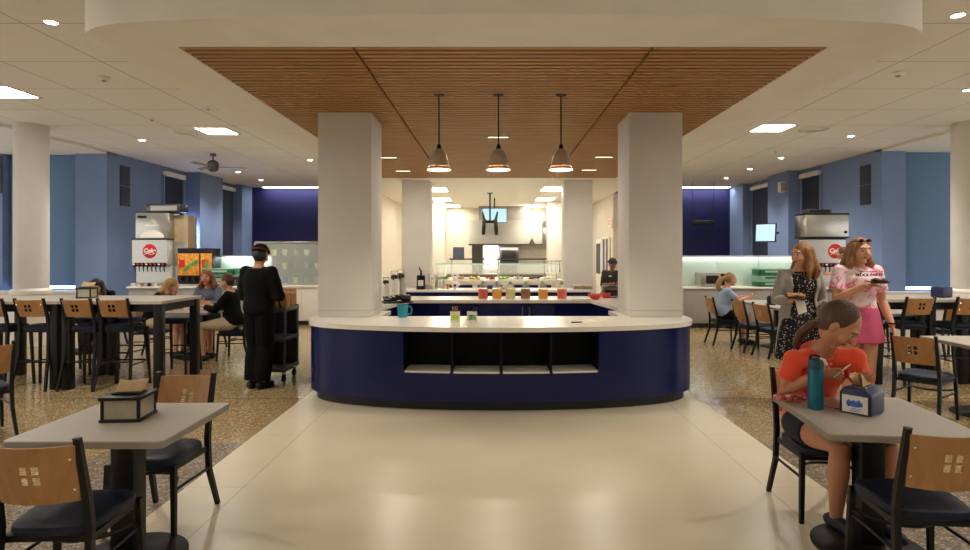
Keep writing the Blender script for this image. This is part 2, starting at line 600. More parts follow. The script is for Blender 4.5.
# wall vents: two stacked louvre panels
def wall_vent(label, x, sgn, y0, y1, z0, z1):
    t = thing('wall_vent', label, 'vent', (x, (y0 + y1) / 2, z0))
    h, wd = z1 - z0, y1 - y0
    for k in range(2):
        p = MB()
        p.span((0, -wd / 2, k * h / 2 + 0.01), (sgn * 0.02, wd / 2, (k + 1) * h / 2 - 0.01))
        for j in range(12):
            z = k * h / 2 + 0.04 + j * (h / 2 - 0.08) / 11
            p.box((sgn * 0.024, 0, z), (0.012, wd - 0.05, 0.018), rot=Matrix.Rotation(0.5 * sgn, 4, 'Y'))
        p.build('louvre_panel', M['vent'], t)
wall_vent('dark louvred vent high on blue wall above the soda machine', XL, 1, 14.05, 14.42, 2.75, 3.72)
wall_vent('dark louvred vent high on blue wall behind the woman in tie-dye', XR, -1, 13.62, 14.0, 2.75, 3.68)
t = thing('wall_vent', 'dark louvred vent on blue wall beside round white column', 'vent', (-11.3, YL - 0.225, 3.0))
p = MB().span((-0.11, -0.02, 0), (0.11, 0.0, 0.85))
for j in range(14):
    p.box((0, -0.024, 0.05 + j * 0.058), (0.19, 0.012, 0.02))
p.build('louvre_panel', M['vent'], t)

# columns
def square_column(name, label, x0, x1, y0, y1, z0, z1):
    o = tag(MB().span((x0, y0, z0), (x1, y1, z1), 0.012).build(name, M['column']), label, 'column')
    b = MB()
    b.span((x0 - 0.002, y0 - 0.002, z0 + 0.075), (x1 + 0.002, y1 + 0.002, z0 + 0.079))
    b.build('panel_joint', M['greywall'], o)
    return o
CT = 0.88
for s, nm in ((-1, 'square white column rising from counter end nearer the man in black'), (1, 'square white column rising from counter end nearer the seated girl in orange')):
    square_column('column', nm, min(s * 2.19, s * 1.545), max(s * 2.19, s * 1.545), 7.2, 7.86, CT, ZS)
plate = MB().box((-1.54, 7.53, 1.2), (0.012, 0.075, 0.12), 0.004)
plate.box((-1.533, 7.53, 1.2), (0.006, 0.03, 0.05), 0.002)
tag(plate.build('light_switch', M['white']), 'small white switch plate on the column side above the counter', 'switch')
for s, nm in ((-1, 'square white column behind the black pump bottle and silver airpots'), (1, 'square white column beside the kitchen attendant')):
    square_column('column', nm, min(s * 2.21, s * 1.56), max(s * 2.21, s * 1.56), 13.9, 14.55, 0, ZS)
for s, nm in ((-1, 'slimmer white column deep in the kitchen beside the grey notice board'), (1, 'slimmer white column deep in the kitchen beside the steel cabinets')):
    square_column('column', nm, min(s * 2.3, s * 1.68), max(s * 2.3, s * 1.68), 19.6, 20.2, 0, ZS)
def round_column(label, x, y, r):
    o = tag(MB().lathe([(r, 0.0), (r, ZT)], (0, 0, 0), 40).build('round_column', M['column'], loc=(x, y, 0)), label, 'column')
    MB().lathe([(r + 0.03, 0.0), (r + 0.03, 0.9), (r + 0.05, 0.92), (r + 0.05, 0.98), (r + 0.03, 1.0), (r + 0.001, 1.02)], (0, 0, 0), 40).build('column_base', M['white'], o)
round_column('round white column standing by the long bar table with the silver napkin box', -8.4, 10.8, 0.265)
round_column('round white column standing by bar table with dark napkin box', 8.35, 10.6, 0.29)

# slatted timber panels set in the soffit
edges = [-WX, -1.23, 1.23, WX]
slabels = ['slatted timber ceiling panel over the man in black', 'wide middle slatted timber ceiling panel holding three pendants', 'slatted timber ceiling panel on the side of the seated girl in orange']
for i in range(3):
    x0, x1 = edges[i] + 0.012, edges[i + 1] - 0.012
    cx = (x0 + x1) / 2
    s = MB()
    n = 88
    for k in range(n):
        y = WY0 + 0.03 + k * (WY1 - WY0 - 0.06) / (n - 1)
        s.box((0, y - 9.0, 0.036), (x1 - x0, 0.056, 0.072))
    tag(s.build('slatted_ceiling_panel', M['slat'], loc=(cx, 9.0, ZS - 0.004), smooth=0), slabels[i], 'ceiling panel', 'slatted timber ceiling panels')

# ------------------------------------------------------------------ ceiling fittings
def lamp(kind, name, loc, power, col, size=0.1, parent=None, rot=None, spot=None, blend=0.6, sy=None):
    d = bpy.data.lights.new(name, kind)
    d.energy = power
    d.color = col
    if kind == 'AREA':
        d.size = size
        if sy:
            d.shape = 'RECTANGLE'
            d.size_y = sy
    else:
        d.shadow_soft_size = size
    if spot:
        d.spot_size = spot
        d.spot_blend = blend
    o = bpy.data.objects.new(name, d)
    COL.objects.link(o)
    o.location = loc
    if rot:
        o.rotation_euler = rot
    if parent:
        o.parent = parent
    return o
WARM = (1.0, 0.94, 0.85)
KWARM = (1.0, 0.89, 0.74)
def troffer(label, x, y, z, w, d, m, group):
    t = thing('ceiling_light', label, 'ceiling light', (x, y, z), 0, group)
    f = MB()
    for sx, sy, a, b in ((0, 1, w, 0.02), (0, -1, w, 0.02), (1, 0, 0.02, d), (-1, 0, 0.02, d)):
        f.box((sx * w / 2, sy * d / 2, -0.004), (a + 0.02, b + 0.02, 0.012))
    f.build('frame', M['white'], t)
    MB().span((-w / 2, -d / 2, -0.003), (w / 2, d / 2, 0.004)).build('diffuser', m, t)
    return t
G1 = 'square recessed lights in the tile ceiling'
for lb, px, py, w in (('square recessed ceiling light half cut off by the picture edge', 3, 92, 0.62), ('square recessed ceiling light near the ceiling fan', 217, 131, 0.6), ('square recessed ceiling light above the two women with plates', 772, 128, 0.62)):
    Y = F * 2.3 / (CY - py)
    p_ = at(px, py, Y)
    troffer(lb, p_.x, Y, ZT, w, w, M['trof'], G1)
for lb, x, y in (('added square recessed fill light out of view over the near napkin box table', -5.4, 3.4), ('added square recessed fill light out of view over the orange girl table', 5.3, 3.4), ('added square recessed fill light out of view behind the viewer by the added windows', -3.6, 0.2), ('added square recessed fill light out of view behind the viewer by the entrance', 3.6, 0.2)):
    troffer(lb, x, y, ZT, 0.62, 0.62, M['trof'], G1)  # extra unseen troffers, added only to brighten the room
G2 = 'recessed lights in the kitchen ceiling'
kl = [('wider kitchen ceiling light beside the column with the pump bottle', 437, 189.5), ('kitchen ceiling light behind the wider one on the airpot side', 442, 199.5), ('wider kitchen ceiling light beside the attendant column', 552, 189), ('kitchen ceiling light behind the wider one on the attendant side', 545, 199), ('last kitchen ceiling light above the grey notice board', 452, 206), ('last kitchen ceiling light above the steel cabinets', 533, 206)]
for lb, px, py in kl:
    Y = F * (ZS - CAMZ) / (CY - py)
    p_ = at(px, py, Y)
    troffer(lb, p_.x, Y, ZS, 0.55, 1.0, M['ktrof'], G2)
G3 = 'round downlights in the white ceiling'
dl = [('round downlight by the rounded soffit corner over the window-cutout chair table', 51, 22, 55), ('round downlight on the tile ceiling above the soda machine side', 142, 140, 50), ('round downlight tight against soffit edge near the cart column', 310, 160, 40), ('round downlight just behind the ceiling fan', 238, 172, 40), ('round downlight between ceiling fan and navy wall', 261, 180, 40),
      ('round downlight cut by the frame top above the orange girl table', 958, 15, 55), ('round downlight at the picture edge by the round column', 968, 90, 50), ('round downlight over the woman in pink tie-dye', 851, 136, 45), ('round downlight between the tie-dye woman and the microwave', 781, 158, 40), ('round downlight above the stack of green crates', 750, 169, 40), ('round downlight nearest the navy wall with hanging sign', 726, 178, 40)]
def downlight(lb, x, y, z, pw):
    t = thing('downlight', lb, 'ceiling light', (x, y, z), 0, G3)
    MB().lathe([(0.055, -0.002), (0.06, -0.008), (0.085, -0.008), (0.09, 0.0)], (0, 0, 0), 24).build('trim_ring', M['white'], t)
    MB().lathe([(0.0, -0.004), (0.056, -0.004), (0.056, 0.0), (0.0, 0.0)], (0, 0, 0), 20).build('lens', M['lamp'], t)
    lamp('SPOT', 'downlight_beam', (0, 0, -0.03), pw * 1.7, WARM, 0.05, t, spot=math.radians(125), blend=0.8)
for lb, px, py, pw in dl:
    Y = F * 2.3 / (CY - py)
    p_ = at(px, py, Y)
    downlight(lb, p_.x, Y, ZT, pw)
def small_ceiling(name, label, cat, px, py, kind):
    Y = F * 2.3 / (CY - py)
    p_ = at(px, py, Y)
    t = thing(name, label, cat, (p_.x, Y, ZT))
    if kind == 'detector':
        MB().lathe([(0.075, 0), (0.075, -0.02), (0.055, -0.045), (0.0, -0.05)], (0, 0, 0), 20).build('housing', M['white'], t)
        MB().lathe([(0.03, -0.048), (0.025, -0.062), (0.0, -0.064)], (0, 0, 0), 16).build('sensor_cap', M['greywall'], t)
    elif kind == 'vent':
        p = MB()
        for k in range(4):
            r = 0.28 - k * 0.06
            p.lathe([(r, 0), (r, -0.012 - k * 0.004), (r - 0.03, -0.02 - k * 0.004), (r - 0.035, 0)], (0, 0, 0), 28)
        p.build('diffuser_rings', M['white'], t)
    else:
        MB().lathe([(0.05, 0), (0.045, -0.012), (0.0, -0.013)], (0, 0, 0), 16).build('escutcheon', M['white'], t)
        MB().lathe([(0.012, -0.01), (0.012, -0.04), (0.03, -0.043), (0.03, -0.047), (0.0, -0.048)], (0, 0, 0), 12).build('sprinkler_head', M['chrome'], t)
    return t
small_ceiling('smoke_detector', 'white ceiling detector near the rounded soffit corner by left alcove', 'detector', 104, 77, 'detector')
small_ceiling('smoke_detector', 'white ceiling detector above the bar table on the tie-dye side', 'detector', 898, 72, 'detector')
small_ceiling('air_diffuser', 'round white air diffuser beside the square light by the ceiling fan', 'vent', 188, 132, 'vent')
small_ceiling('air_diffuser', 'round white air diffuser beside the square light over the women with plates', 'vent', 814, 129, 'vent')
small_ceiling('sprinkler', 'tiny sprinkler in the ceiling ahead of the soda machine', 'sprinkler', 152, 118, 'x')
small_ceiling('sprinkler', 'tiny sprinkler in the ceiling over the microwave counter', 'sprinkler', 776, 151, 'x')
small_ceiling('sprinkler', 'tiny sprinkler by the soffit edge ahead of the square light', 'sprinkler', 208, 107, 'x')
# linear lights washing the navy walls
for s, lb in ((-1, 'slim linear ceiling light washing navy wall behind the man in black'), (1, 'slim linear ceiling light washing navy wall behind the hanging sign')):
    xa, xb = (-8.1, -3.6) if s < 0 else (3.6, 8.1)
    o = tag(MB().span((-(xb - xa) / 2, -0.06, -0.03), ((xb - xa) / 2, 0.06, 0)).build('linear_light', M['white'], loc=((xa + xb) / 2, 20.78, ZT)), lb, 'ceiling light')
    MB().span((-(xb - xa) / 2 + 0.02, -0.045, -0.034), ((xb - xa) / 2 - 0.02, 0.045, -0.028)).build('lens', M['cove'], o)
# short linear lights in the timber
G4 = 'short linear lights set in the timber slats'
for lb, px, py in (('short light slot in timber slats nearer the man in black', 388, 157), ('short light slot by the far timber edge on the airpot side', 403, 170.5), ('short light slot in timber behind the middle pendant cord', 498, 136.5), ('short light slot in timber slats nearer the girl in orange', 604, 156.5), ('short light slot by the far timber edge on the attendant side', 589, 169.5), ('short light slot at the far timber edge behind the middle pendant', 496, 170)):
    Y = F * (ZS - CAMZ) / (CY - py)
    p_ = at(px, py, Y)
    t = thing('slot_light', lb, 'ceiling light', (p_.x, Y, ZS - 0.008), 0, G4)
    MB().span((-0.16, -0.03, -0.004), (0.16, 0.03, 0.11)).build('housing', M['black'], t)
    MB().span((-0.145, -0.018, -0.007), (0.145, 0.018, -0.003)).build('lens', M['slotlens'], t)
    lamp('AREA', 'slot_beam', (0, 0, -0.02), 7, KWARM, 0.28, t, sy=0.04)
# pendants over the counter
pend = [('silver bell pendant nearest the man in black', 439), ('middle silver bell pendant of three over the counter', 498.5), ('silver bell pendant nearest the attendant', 561)]
M['spun'] = mat('spun nickel', (206, 196, 180), 0.36, 0.6, var=0.04, scale=5)
def make_pendant(lb, x, y):
    t = thing('pendant_lamp', lb, 'pendant lamp', (x, y, ZS), 0, 'bell pendants over the counter')
    zb = 2.535 - ZS
    sh = MB().lathe([(0.022, zb + 0.225), (0.05, zb + 0.215), (0.078, zb + 0.17), (0.098, zb + 0.1), (0.108, zb + 0.045), (0.124, zb), (0.121, zb), (0.105, zb + 0.045), (0.094, zb + 0.1), (0.07, zb + 0.17), (0.02, zb + 0.205)], (0, 0, 0), 36)
    sh.build('lamp_shade', M['spun'], t)
    MB().lathe([(0.126, zb + 0.004), (0.127, zb - 0.002), (0.122, zb - 0.002), (0.112, zb + 0.03), (0.1105, zb + 0.034), (0.1125, zb + 0.034)], (0, 0, 0), 36).build('glass_rim', M['litrim'], t)
    MB().lathe([(0.0, zb + 0.28), (0.014, zb + 0.275), (0.024, zb + 0.25), (0.024, zb + 0.215), (0.0, zb + 0.21)], (0, 0, 0), 16).build('cap', M['black'], t)
    MB().cyl((0, 0, zb + 0.26), (0, 0, 0), 0.0075, seg=8).build('cord', M['black'], t)
    MB().ell((0, 0, zb + 0.09), (0.045, 0.045, 0.055)).build('bulb', M['bulb'], t)
    MB().lathe([(0.055, 0), (0.055, -0.012), (0.0, -0.014)], (0, 0, 0), 18).build('canopy', M['black'], t)
    lamp('SPOT', 'pendant_beam', (0, 0, zb + 0.02), 75, KWARM, 0.06, t, spot=math.radians(120), blend=0.7)
for lb, px in pend:
    p_ = at(px, 160, 6.4)
    make_pendant(lb, p_.x, 6.4)
# ceiling fan
p_ = at(213, 154, 13.9)
t = thing('ceiling_fan', 'grey ceiling fan with slim blades hanging near the blue window wall', 'fan', (p_.x, 13.9, ZT))
MB().lathe([(0.07, 0), (0.06, -0.06), (0.0, -0.07)], (0, 0, 0), 18).build('canopy', M['darksteel'], t)
MB().cyl((0, 0, 0), (0, 0, -0.2), 0.018).build('rod', M['darksteel'], t)
MB().lathe([(0.0, -0.14), (0.06, -0.15), (0.12, -0.2), (0.13, -0.3), (0.11, -0.38), (0.06, -0.42), (0.0, -0.43)], (0, 0, 0), 24).build('motor', M['darksteel'], t)
for k in range(3):
    a = 0.35 + k * 2 * PI / 3
    R = Matrix.Rotation(a, 4, 'Z')
    b = MB().box(R @ V((0.4, 0, -0.3)), (0.62, 0.11, 0.012), 0.004, rot=R @ Matrix.Rotation(0.2, 4, 'X'))
    b.build('blade', M['greywall'], t)
# hanging sign by the navy wall
p_ = at(703, 223, 19.5)
t = thing('hanging_sign', 'slim dark unlit sign bar hung on two wires before navy wall', 'sign', (p_.x, 19.5, p_.z))
MB().box((0, 0, 0), (0.72, 0.05, 0.16), 0.01).build('panel', M['blackplastic'], t)
for s in (-1, 1):
    MB().cyl((s * 0.34, 0, 0.08), (s * 0.34, 0, ZT - p_.z), 0.008, seg=6).build('wire', M['black'], t)
# ------------------------------------------------------------------ serving counters
t = thing('serving_counter', 'long curved navy serving counter with white top and open niche shelves', 'counter', (0, 7.0, 0))
def curve_pts(off=0.0, n=6, yb=8.0):
    base = [(0, 6.22), (0.55, 6.24), (1.05, 6.305), (1.5, 6.42), (1.81, 6.54), (2.035, 6.69), (2.165, 6.87), (2.225, 7.1), (2.24, 7.4), (2.245, 7.7), (2.245, yb)]
    c = catmull([V((x, y, 0)) for x, y in base], n)
    full = [V((-p.x, p.y, 0)) for p in reversed(c[1:])] + c
    out = []
    for i, p in enumerate(full):
        a = full[max(i - 1, 0)]
        b = full[min(i + 1, len(full) - 1)]
        d = (b - a).normalized()
        nrm = V((d.y, -d.x, 0))          # towards the viewer
        out.append(p + nrm * off)
    return out
def strip(mb, pts, z0, z1, th):
    """curved panel of thickness th behind the outline"""
    n = len(pts)
    ins = []
    for i, p in enumerate(pts):
        a, b = pts[max(i - 1, 0)], pts[min(i + 1, n - 1)]
        d = (b - a).normalized()
        ins.append(p - V((d.y, -d.x, 0)) * th)
    rings = [[V((p.x, p.y, z0)), V((p.x, p.y, z1)), V((q.x, q.y, z1)), V((q.x, q.y, z0))] for p, q in zip(pts, ins)]
    mb.rings(rings)
def L7(mb):
    mb.v = [(x, y - 7.0, z) for x, y, z in mb.v]
    return mb
pts = curve_pts(0.0)
NX0, NX1 = -1.03, 1.03
sl = [p for p in pts if p.x < NX0]
sr = [p for p in pts if p.x > NX1]
def on_curve(x):
    for a, b in zip(pts, pts[1:]):
        if a.x <= x <= b.x and b.x - a.x > 1e-6:
            k = (x - a.x) / (b.x - a.x)
            return a.lerp(b, k)
mid = [on_curve(NX0)] + [p for p in pts if NX0 < p.x < NX1] + [on_curve(NX1)]
b = MB()
strip(b, sl + [mid[0]], 0.1, 0.845, 0.03)
strip(b, [mid[-1]] + sr, 0.1, 0.845, 0.03)
strip(b, mid, 0.1, 0.405, 0.03)
strip(b, mid, 0.815, 0.845, 0.03)
L7(b).build('front_panel', M['navy'], t)
nb = MB()
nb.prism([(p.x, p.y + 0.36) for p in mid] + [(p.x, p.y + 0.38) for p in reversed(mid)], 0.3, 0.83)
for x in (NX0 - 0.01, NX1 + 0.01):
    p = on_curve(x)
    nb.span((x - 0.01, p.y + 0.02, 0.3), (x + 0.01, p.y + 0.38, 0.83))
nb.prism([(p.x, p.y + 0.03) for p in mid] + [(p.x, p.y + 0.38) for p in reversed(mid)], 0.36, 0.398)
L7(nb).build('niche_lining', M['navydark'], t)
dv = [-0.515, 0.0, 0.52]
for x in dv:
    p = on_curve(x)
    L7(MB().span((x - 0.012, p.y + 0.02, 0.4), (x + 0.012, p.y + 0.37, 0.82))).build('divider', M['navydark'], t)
xs = [NX0] + dv + [NX1]
for k in range(4):
    a0, a1 = xs[k] + 0.018, xs[k + 1] - 0.018
    c_ = [V((a0 + (a1 - a0) * i / 8, 0, 0)) for i in range(9)]
    f = [(q.x, on_curve(q.x).y - 0.012) for q in c_]
    L7(MB().prism(f + [(a1, on_curve(a1).y + 0.35), (a0, on_curve(a0).y + 0.35)], 0.4, 0.418)).build('shelf', M['quartz'], t)
pb = MB()
strip(pb, curve_pts(-0.07), 0.0, 0.1, 0.03)
L7(pb).build('plinth', M['plinth'], t)
tp = curve_pts(0.025)
outline = [(p.x, p.y) for p in tp] + [(1.45, 8.0), (1.45, 7.32), (-1.45, 7.32), (-1.45, 8.0)]
top = MB()
# split into convex-ish pieces so that the caps triangulate cleanly
def slab(mb, front, back_y, z0, z1):
    n = len(front)
    for i in range(n - 1):
        (x0, y0), (x1, y1) = front[i], front[i + 1]
        if x1 - x0 < 1e-5:
            continue
        mb.add([(x0, y0, z0), (x1, y1, z0), (x1, back_y, z0), (x0, back_y, z0), (x0, y0, z1), (x1, y1, z1), (x1, back_y, z1), (x0, back_y, z1)],
               [(0, 1, 5, 4), (2, 3, 7, 6), (0, 3, 2, 1), (4, 5, 6, 7)])
bmt = bmesh.new()
vs_ = [bmt.verts.new((x, y - 7.0, 0.83)) for x, y in outline]
fc = bmt.faces.new(vs_)
ext = bmesh.ops.extrude_face_region(bmt, geom=[fc])
bmesh.ops.translate(bmt, vec=(0, 0, 0.05), verts=[v for v in ext['geom'] if isinstance(v, bmesh.types.BMVert)])
bmesh.ops.triangulate(bmt, faces=[f for f in bmt.faces if len(f.verts) > 4])
top.bm(bmt)
top.build('worktop', M['quartz'], t)
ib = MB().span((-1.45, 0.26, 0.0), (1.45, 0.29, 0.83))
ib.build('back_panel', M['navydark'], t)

# U shaped counter behind
t = thing('back_counter', 'U shaped navy counter with white top holding juice jars', 'counter', (0, 9.8, 0))
uo = [(-2.4, 8.05), (-1.72, 8.05), (-1.66, 8.6), (-1.45, 9.8), (1.5, 9.8), (1.66, 8.6), (1.72, 8.05), (2.4, 8.05), (2.4, 10.7), (-2.4, 10.7)]
def poly_slab(outl, z0, z1, oy):
    bmt = bmesh.new()
    f = bmt.faces.new([bmt.verts.new((x, y - oy, z0)) for x, y in outl])
    e = bmesh.ops.extrude_face_region(bmt, geom=[f])
    bmesh.ops.translate(bmt, vec=(0, 0, z1 - z0), verts=[v for v in e['geom'] if isinstance(v, bmesh.types.BMVert)])
    bmesh.ops.triangulate(bmt, faces=[f for f in bmt.faces if len(f.verts) > 4])
    return MB().bm(bmt)
poly_slab(uo, 0.83, 0.88, 9.8).build('worktop', M['quartz'], t)
ui = [(-2.36, 8.09), (-1.78, 8.09), (-1.72, 8.6), (-1.5, 9.86), (1.55, 9.86), (1.72, 8.6), (1.78, 8.09), (2.36, 8.09), (2.36, 10.66), (-2.36, 10.66)]
poly_slab(ui, 0.08, 0.83, 9.8).build('cabinet_body', M['navy'], t)
for x in (-0.5, 0.45):
    MB().span((x - 0.47, 0.045, 0.12), (x + 0.47, 0.062, 0.8), 0.004).build('door', M['navy'], t)
for x in (0.39, 0.5):
    MB().tube([(x, 0.035, 0.62), (x, 0.015, 0.64), (x, 0.015, 0.74), (x, 0.035, 0.76)], 0.008, 6).build('handle', M['steel'], t)
MB().span((-1.45, 0.1, 0.0), (1.5, 0.8, 0.08)).build('plinth', M['plinth'], t)

t = thing('prep_counter', 'straight navy counter with white top behind the juice jars', 'counter', (-0.2, 12.9, 0))
MB().span((-2.2, -0.4, 0.83), (2.17, 0.4, 0.88), 0.006).build('worktop', M['quartz'], t)
MB().span((-2.17, -0.36, 0.08), (2.14, 0.38, 0.83)).build('cabinet_body', M['navy'], t)
for k in range(4):
    x = -1.6 + k * 1.06
    MB().span((x - 0.5, -0.375, 0.12), (x + 0.5, -0.358, 0.8), 0.004).build('door', M['navy'], t)
MB().span((-2.1, -0.3, 0), (2.1, 0.36, 0.08)).build('plinth', M['plinth'], t)

# salad bar with sneeze guard
t = thing('salad_bar', 'white salad bar with navy end panels under a glass sneeze guard', 'salad bar', (0.02, 16.6, 0))
sb = MB()
sb.prism(rrect(3.3, 1.3, 0.35, 6), 0.06, 0.86)
sb.build('body', M['white'], t)
MB().prism(rrect(3.1, 1.1, 0.3, 6), 0.0, 0.06).build('plinth', M['plinth'], t)
MB().prism(rrect(3.5, 1.5, 0.4, 6), 0.86, 0.93).build('worktop', M['quartz'], t)
for x in (-1.0, -0.2, 0.75, 1.28):
    MB().prism(rrect(0.66 if x < 1.2 else 0.3, 0.02, 0.008, 2, x, -0.655), 0.3, 0.8).build('panel', M['navy'], t)
wl = MB()
for k in range(8):
    x = -1.45 + k * 0.41
    wl.span((x - 0.18, -0.25, 0.925), (x + 0.18, 0.25, 0.936))
wl.build('food_well', M['steel'], t)
t = thing('sneeze_guard', 'green edged glass sneeze guard on steel posts over the salad bar', 'sneeze guard', (0.02, 16.2, 0.93))
MB().span((-1.62, -0.25, 0.42), (1.62, 0.15, 0.432)).build('glass_shelf', M['greenglass'], t)
MB().box((0, -0.36, 0.31), (3.24, 0.01, 0.3), rot=Matrix.Rotation(-0.55, 4, 'X')).build('glass_front', M['glass'], t)
MB().span((-1.64, -0.27, 0.4), (1.64, -0.25, 0.45)).build('edge_rail', M['palegreen'], t)
for x in (-1.6, -0.55, 0.55, 1.6):
    MB().cyl((x, 0.05, 0.0), (x, 0.05, 0.43), 0.025).build('post', M['steel'], t)
t = thing('sneeze_guard', 'further glass sneeze guard nearer the kitchen hood', 'sneeze guard', (0.0, 18.3, 0))
MB().span((-1.4, -0.2, 1.46), (1.5, 0.2, 1.475)).build('glass_shelf', M['greenglass'], t)
MB().span((-1.42, -0.22, 1.44), (1.52, -0.2, 1.49)).build('edge_rail', M['darksteel'], t)
for x in (-1.35, 0.05, 1.45):
    MB().cyl((x, 0, 0.0), (x, 0, 1.46), 0.025).build('post', M['steel'], t)
MB().span((-1.45, -0.3, 0.85), (1.55, 0.35, 0.9)).build('worktop', M['white'], t)
MB().span((-1.4, -0.25, 0.0), (1.5, 0.3, 0.85)).build('cabinet_body', M['greyfront'], t)

# ------------------------------------------------------------------ kitchen back wall
t = thing('extractor_hood', 'wide brushed steel extractor hood on the kitchen back wall', 'hood', (0.33, 21.4, 1.95))
h = MB()
h.add([(-1.28, -0.45, 0), (1.28, -0.45, 0), (1.28, 0.95, 0), (-1.28, 0.95, 0), (-1.28, -0.4, 0.85), (1.28, -0.4, 0.85), (1.28, 0.95, 0.85), (-1.28, 0.95, 0.85)],
      [(0, 1, 5, 4), (1, 2, 6, 5), (2, 3, 7, 6), (3, 0, 4, 7), (4, 5, 6, 7)])
h.build('canopy', M['steel'], t)
MB().span((-1.3, -0.47, -0.04), (1.3, -0.43, 0.02)).build('lip', M['darksteel'], t)
MB().span((-0.95, 0.2, 0.85), (0.75, 0.95, 1.39)).build('duct', M['greywall'], t)
lamp('AREA', 'hood_light', (0, 0.1, -0.03), 10, KWARM, 1.6, t, sy=0.2)
for (x0, x1, z0, z1, lb) in ((0.78 + 0.55, 2.2, 2.05, 2.6, 'lower steel wall cabinet beside the hood'), (1.33, 2.2, 2.62, 3.05, 'upper steel wall cabinet beside the hood')):
    t = thing('wall_cabinet', lb, 'cabinet', ((x0 + x1) / 2 + 0.35, 22.2, z0))
    wd, hh = x1 - x0, z1 - z0
    MB().span((-wd / 2, -0.25, 0), (wd / 2, 0.29, hh)).build('body', M['steel'], t)
    for s in (-1, 1):
        d = MB().span((min(s * 0.01, s * wd / 2), -0.27, 0.02), (max(s * 0.01, s * wd / 2), -0.25, hh - 0.02), 0.003).build('door', M['steel'], t)
        MB().tube([(s * 0.04, -0.27, 0.1), (s * 0.04, -0.3, 0.12), (s * 0.04, -0.3, 0.26), (s * 0.04, -0.27, 0.28)], 0.008, 6).build('handle', M['darksteel'], d)
p_ = at(458.5, 253, 22.4)
t = thing('notice_board', 'grey blue notice board on the kitchen back wall', 'board', (p_.x, 22.49, p_.z))
MB().box((0, 0, 0), (0.42, 0.03, 0.44), 0.006).build('frame', M['darksteel'], t)
MB().box((0, -0.012, 0), (0.38, 0.02, 0.4)).build('panel', M['vent'], t)
o = struct('window_7', MB().span((-0.45, 22.46, 1.05), (0.08, 22.5, 2.0)), M['kwindow'])
f = MB()
for z in (1.05, 1.5, 2.0):
    f.span((-0.47, 22.43, z - 0.02), (0.1, 22.47, z + 0.02))
for x in (-0.46, 0.09):
    f.span((x - 0.02, 22.43, 1.05), (x + 0.02, 22.47, 2.0))
f.build('window_frame', M['white'], o)
o = struct('door_1', MB().span((-0.9, 22.46, 0.0), (-0.5, 22.5, 1.95)), M['darksteel'])
p_ = at(509, 254, 22.0)
t = thing('wall_oven', 'dark kitchen oven below the hood', 'oven', (p_.x, 22.15, 0.9))
MB().span((-0.34, -0.3, 0), (0.34, 0.3, 1.0), 0.01).build('body', M['darksteel'], t)
MB().span((-0.26, -0.33, 0.46), (0.26, -0.3, 0.86), 0.006).build('door', M['blackplastic'], t)
MB().tube([(-0.22, -0.33, 0.84), (-0.22, -0.37, 0.84), (0.22, -0.37, 0.84), (0.22, -0.33, 0.84)], 0.012, 6).build('handle', M['steel'], t)
t = thing('kitchen_counter', 'steel kitchen counter along the back wall below the hood', 'counter', (0, 21.9, 0))
MB().span((-3.0, -0.35, 0.85), (3.0, 0.55, 0.9)).build('worktop', M['steel'], t)
MB().span((-2.95, -0.3, 0.1), (2.95, 0.55, 0.85)).build('cabinet_body', M['darksteel'], t)
MB().span((-2.9, -0.2, 0), (2.9, 0.5, 0.1)).build('plinth', M['plinth'], t)
p_ = at(532, 245, 20.2)
t = thing('heat_lamp', 'small dark cone heat lamp hanging beside the kitchen column', 'heat lamp', (p_.x, 20.2, ZS))
z = p_.z - ZS
MB().lathe([(0.03, z + 0.2), (0.06, z + 0.12), (0.12, z), (0.11, z), (0.05, z + 0.12), (0.02, z + 0.19)], (0, 0, 0), 20).build('lamp_shade', M['blackplastic'], t)
MB().cyl((0, 0, z + 0.19), (0, 0, 0), 0.008, seg=6).build('cord', M['black'], t)
# hanging screen and empty screen bracket
p_ = at(494.5, 215.5, 18.4)
t = thing('hanging_screen', 'lit flat menu screen hung from the kitchen ceiling', 'screen', (p_.x, 18.4, p_.z))
MB().box((0, 0, 0), (0.78, 0.05, 0.46), 0.01).build('bezel', M['blackplastic'], t)
MB().box((0, -0.026, 0), (0.74, 0.004, 0.42)).build('display', M['screen'], t)
MB().cyl((0, 0.04, 0), (0, 0.04, ZS - p_.z), 0.02, seg=8).build('pole', M['black'], t)
p_ = at(490, 220, 16.9)
t = thing('screen_bracket', 'empty black twin arm screen bracket on a ceiling pole', 'bracket', (p_.x, 16.9, p_.z))
MB().cyl((0, 0, -0.05), (0, 0, ZS - p_.z), 0.025, seg=10).build('pole', M['black'], t)
MB().span((-0.08, -0.08, ZS - p_.z - 0.02), (0.08, 0.08, ZS - p_.z + 0.004)).build('ceiling_plate', M['black'], t)
MB().box((0, -0.02, -0.05), (0.3, 0.05, 0.08), 0.01).build('crossbar', M['black'], t)
for s in (-1, 1):
    MB().tube([(s * 0.21, -0.03, 0.22), (s * 0.16, -0.05, 0.0), (s * 0.17, -0.05, -0.18), (s * 0.18, -0.05, -0.38)], [0.022, 0.045, 0.055, 0.05], 8).build('arm', M['black'], t)
MB().tube([(-0.14, -0.03, 0.02), (-0.08, -0.03, -0.06), (0.08, -0.03, -0.06), (0.14, -0.03, 0.02)], 0.022, 8).build('cable', M['black'], t)
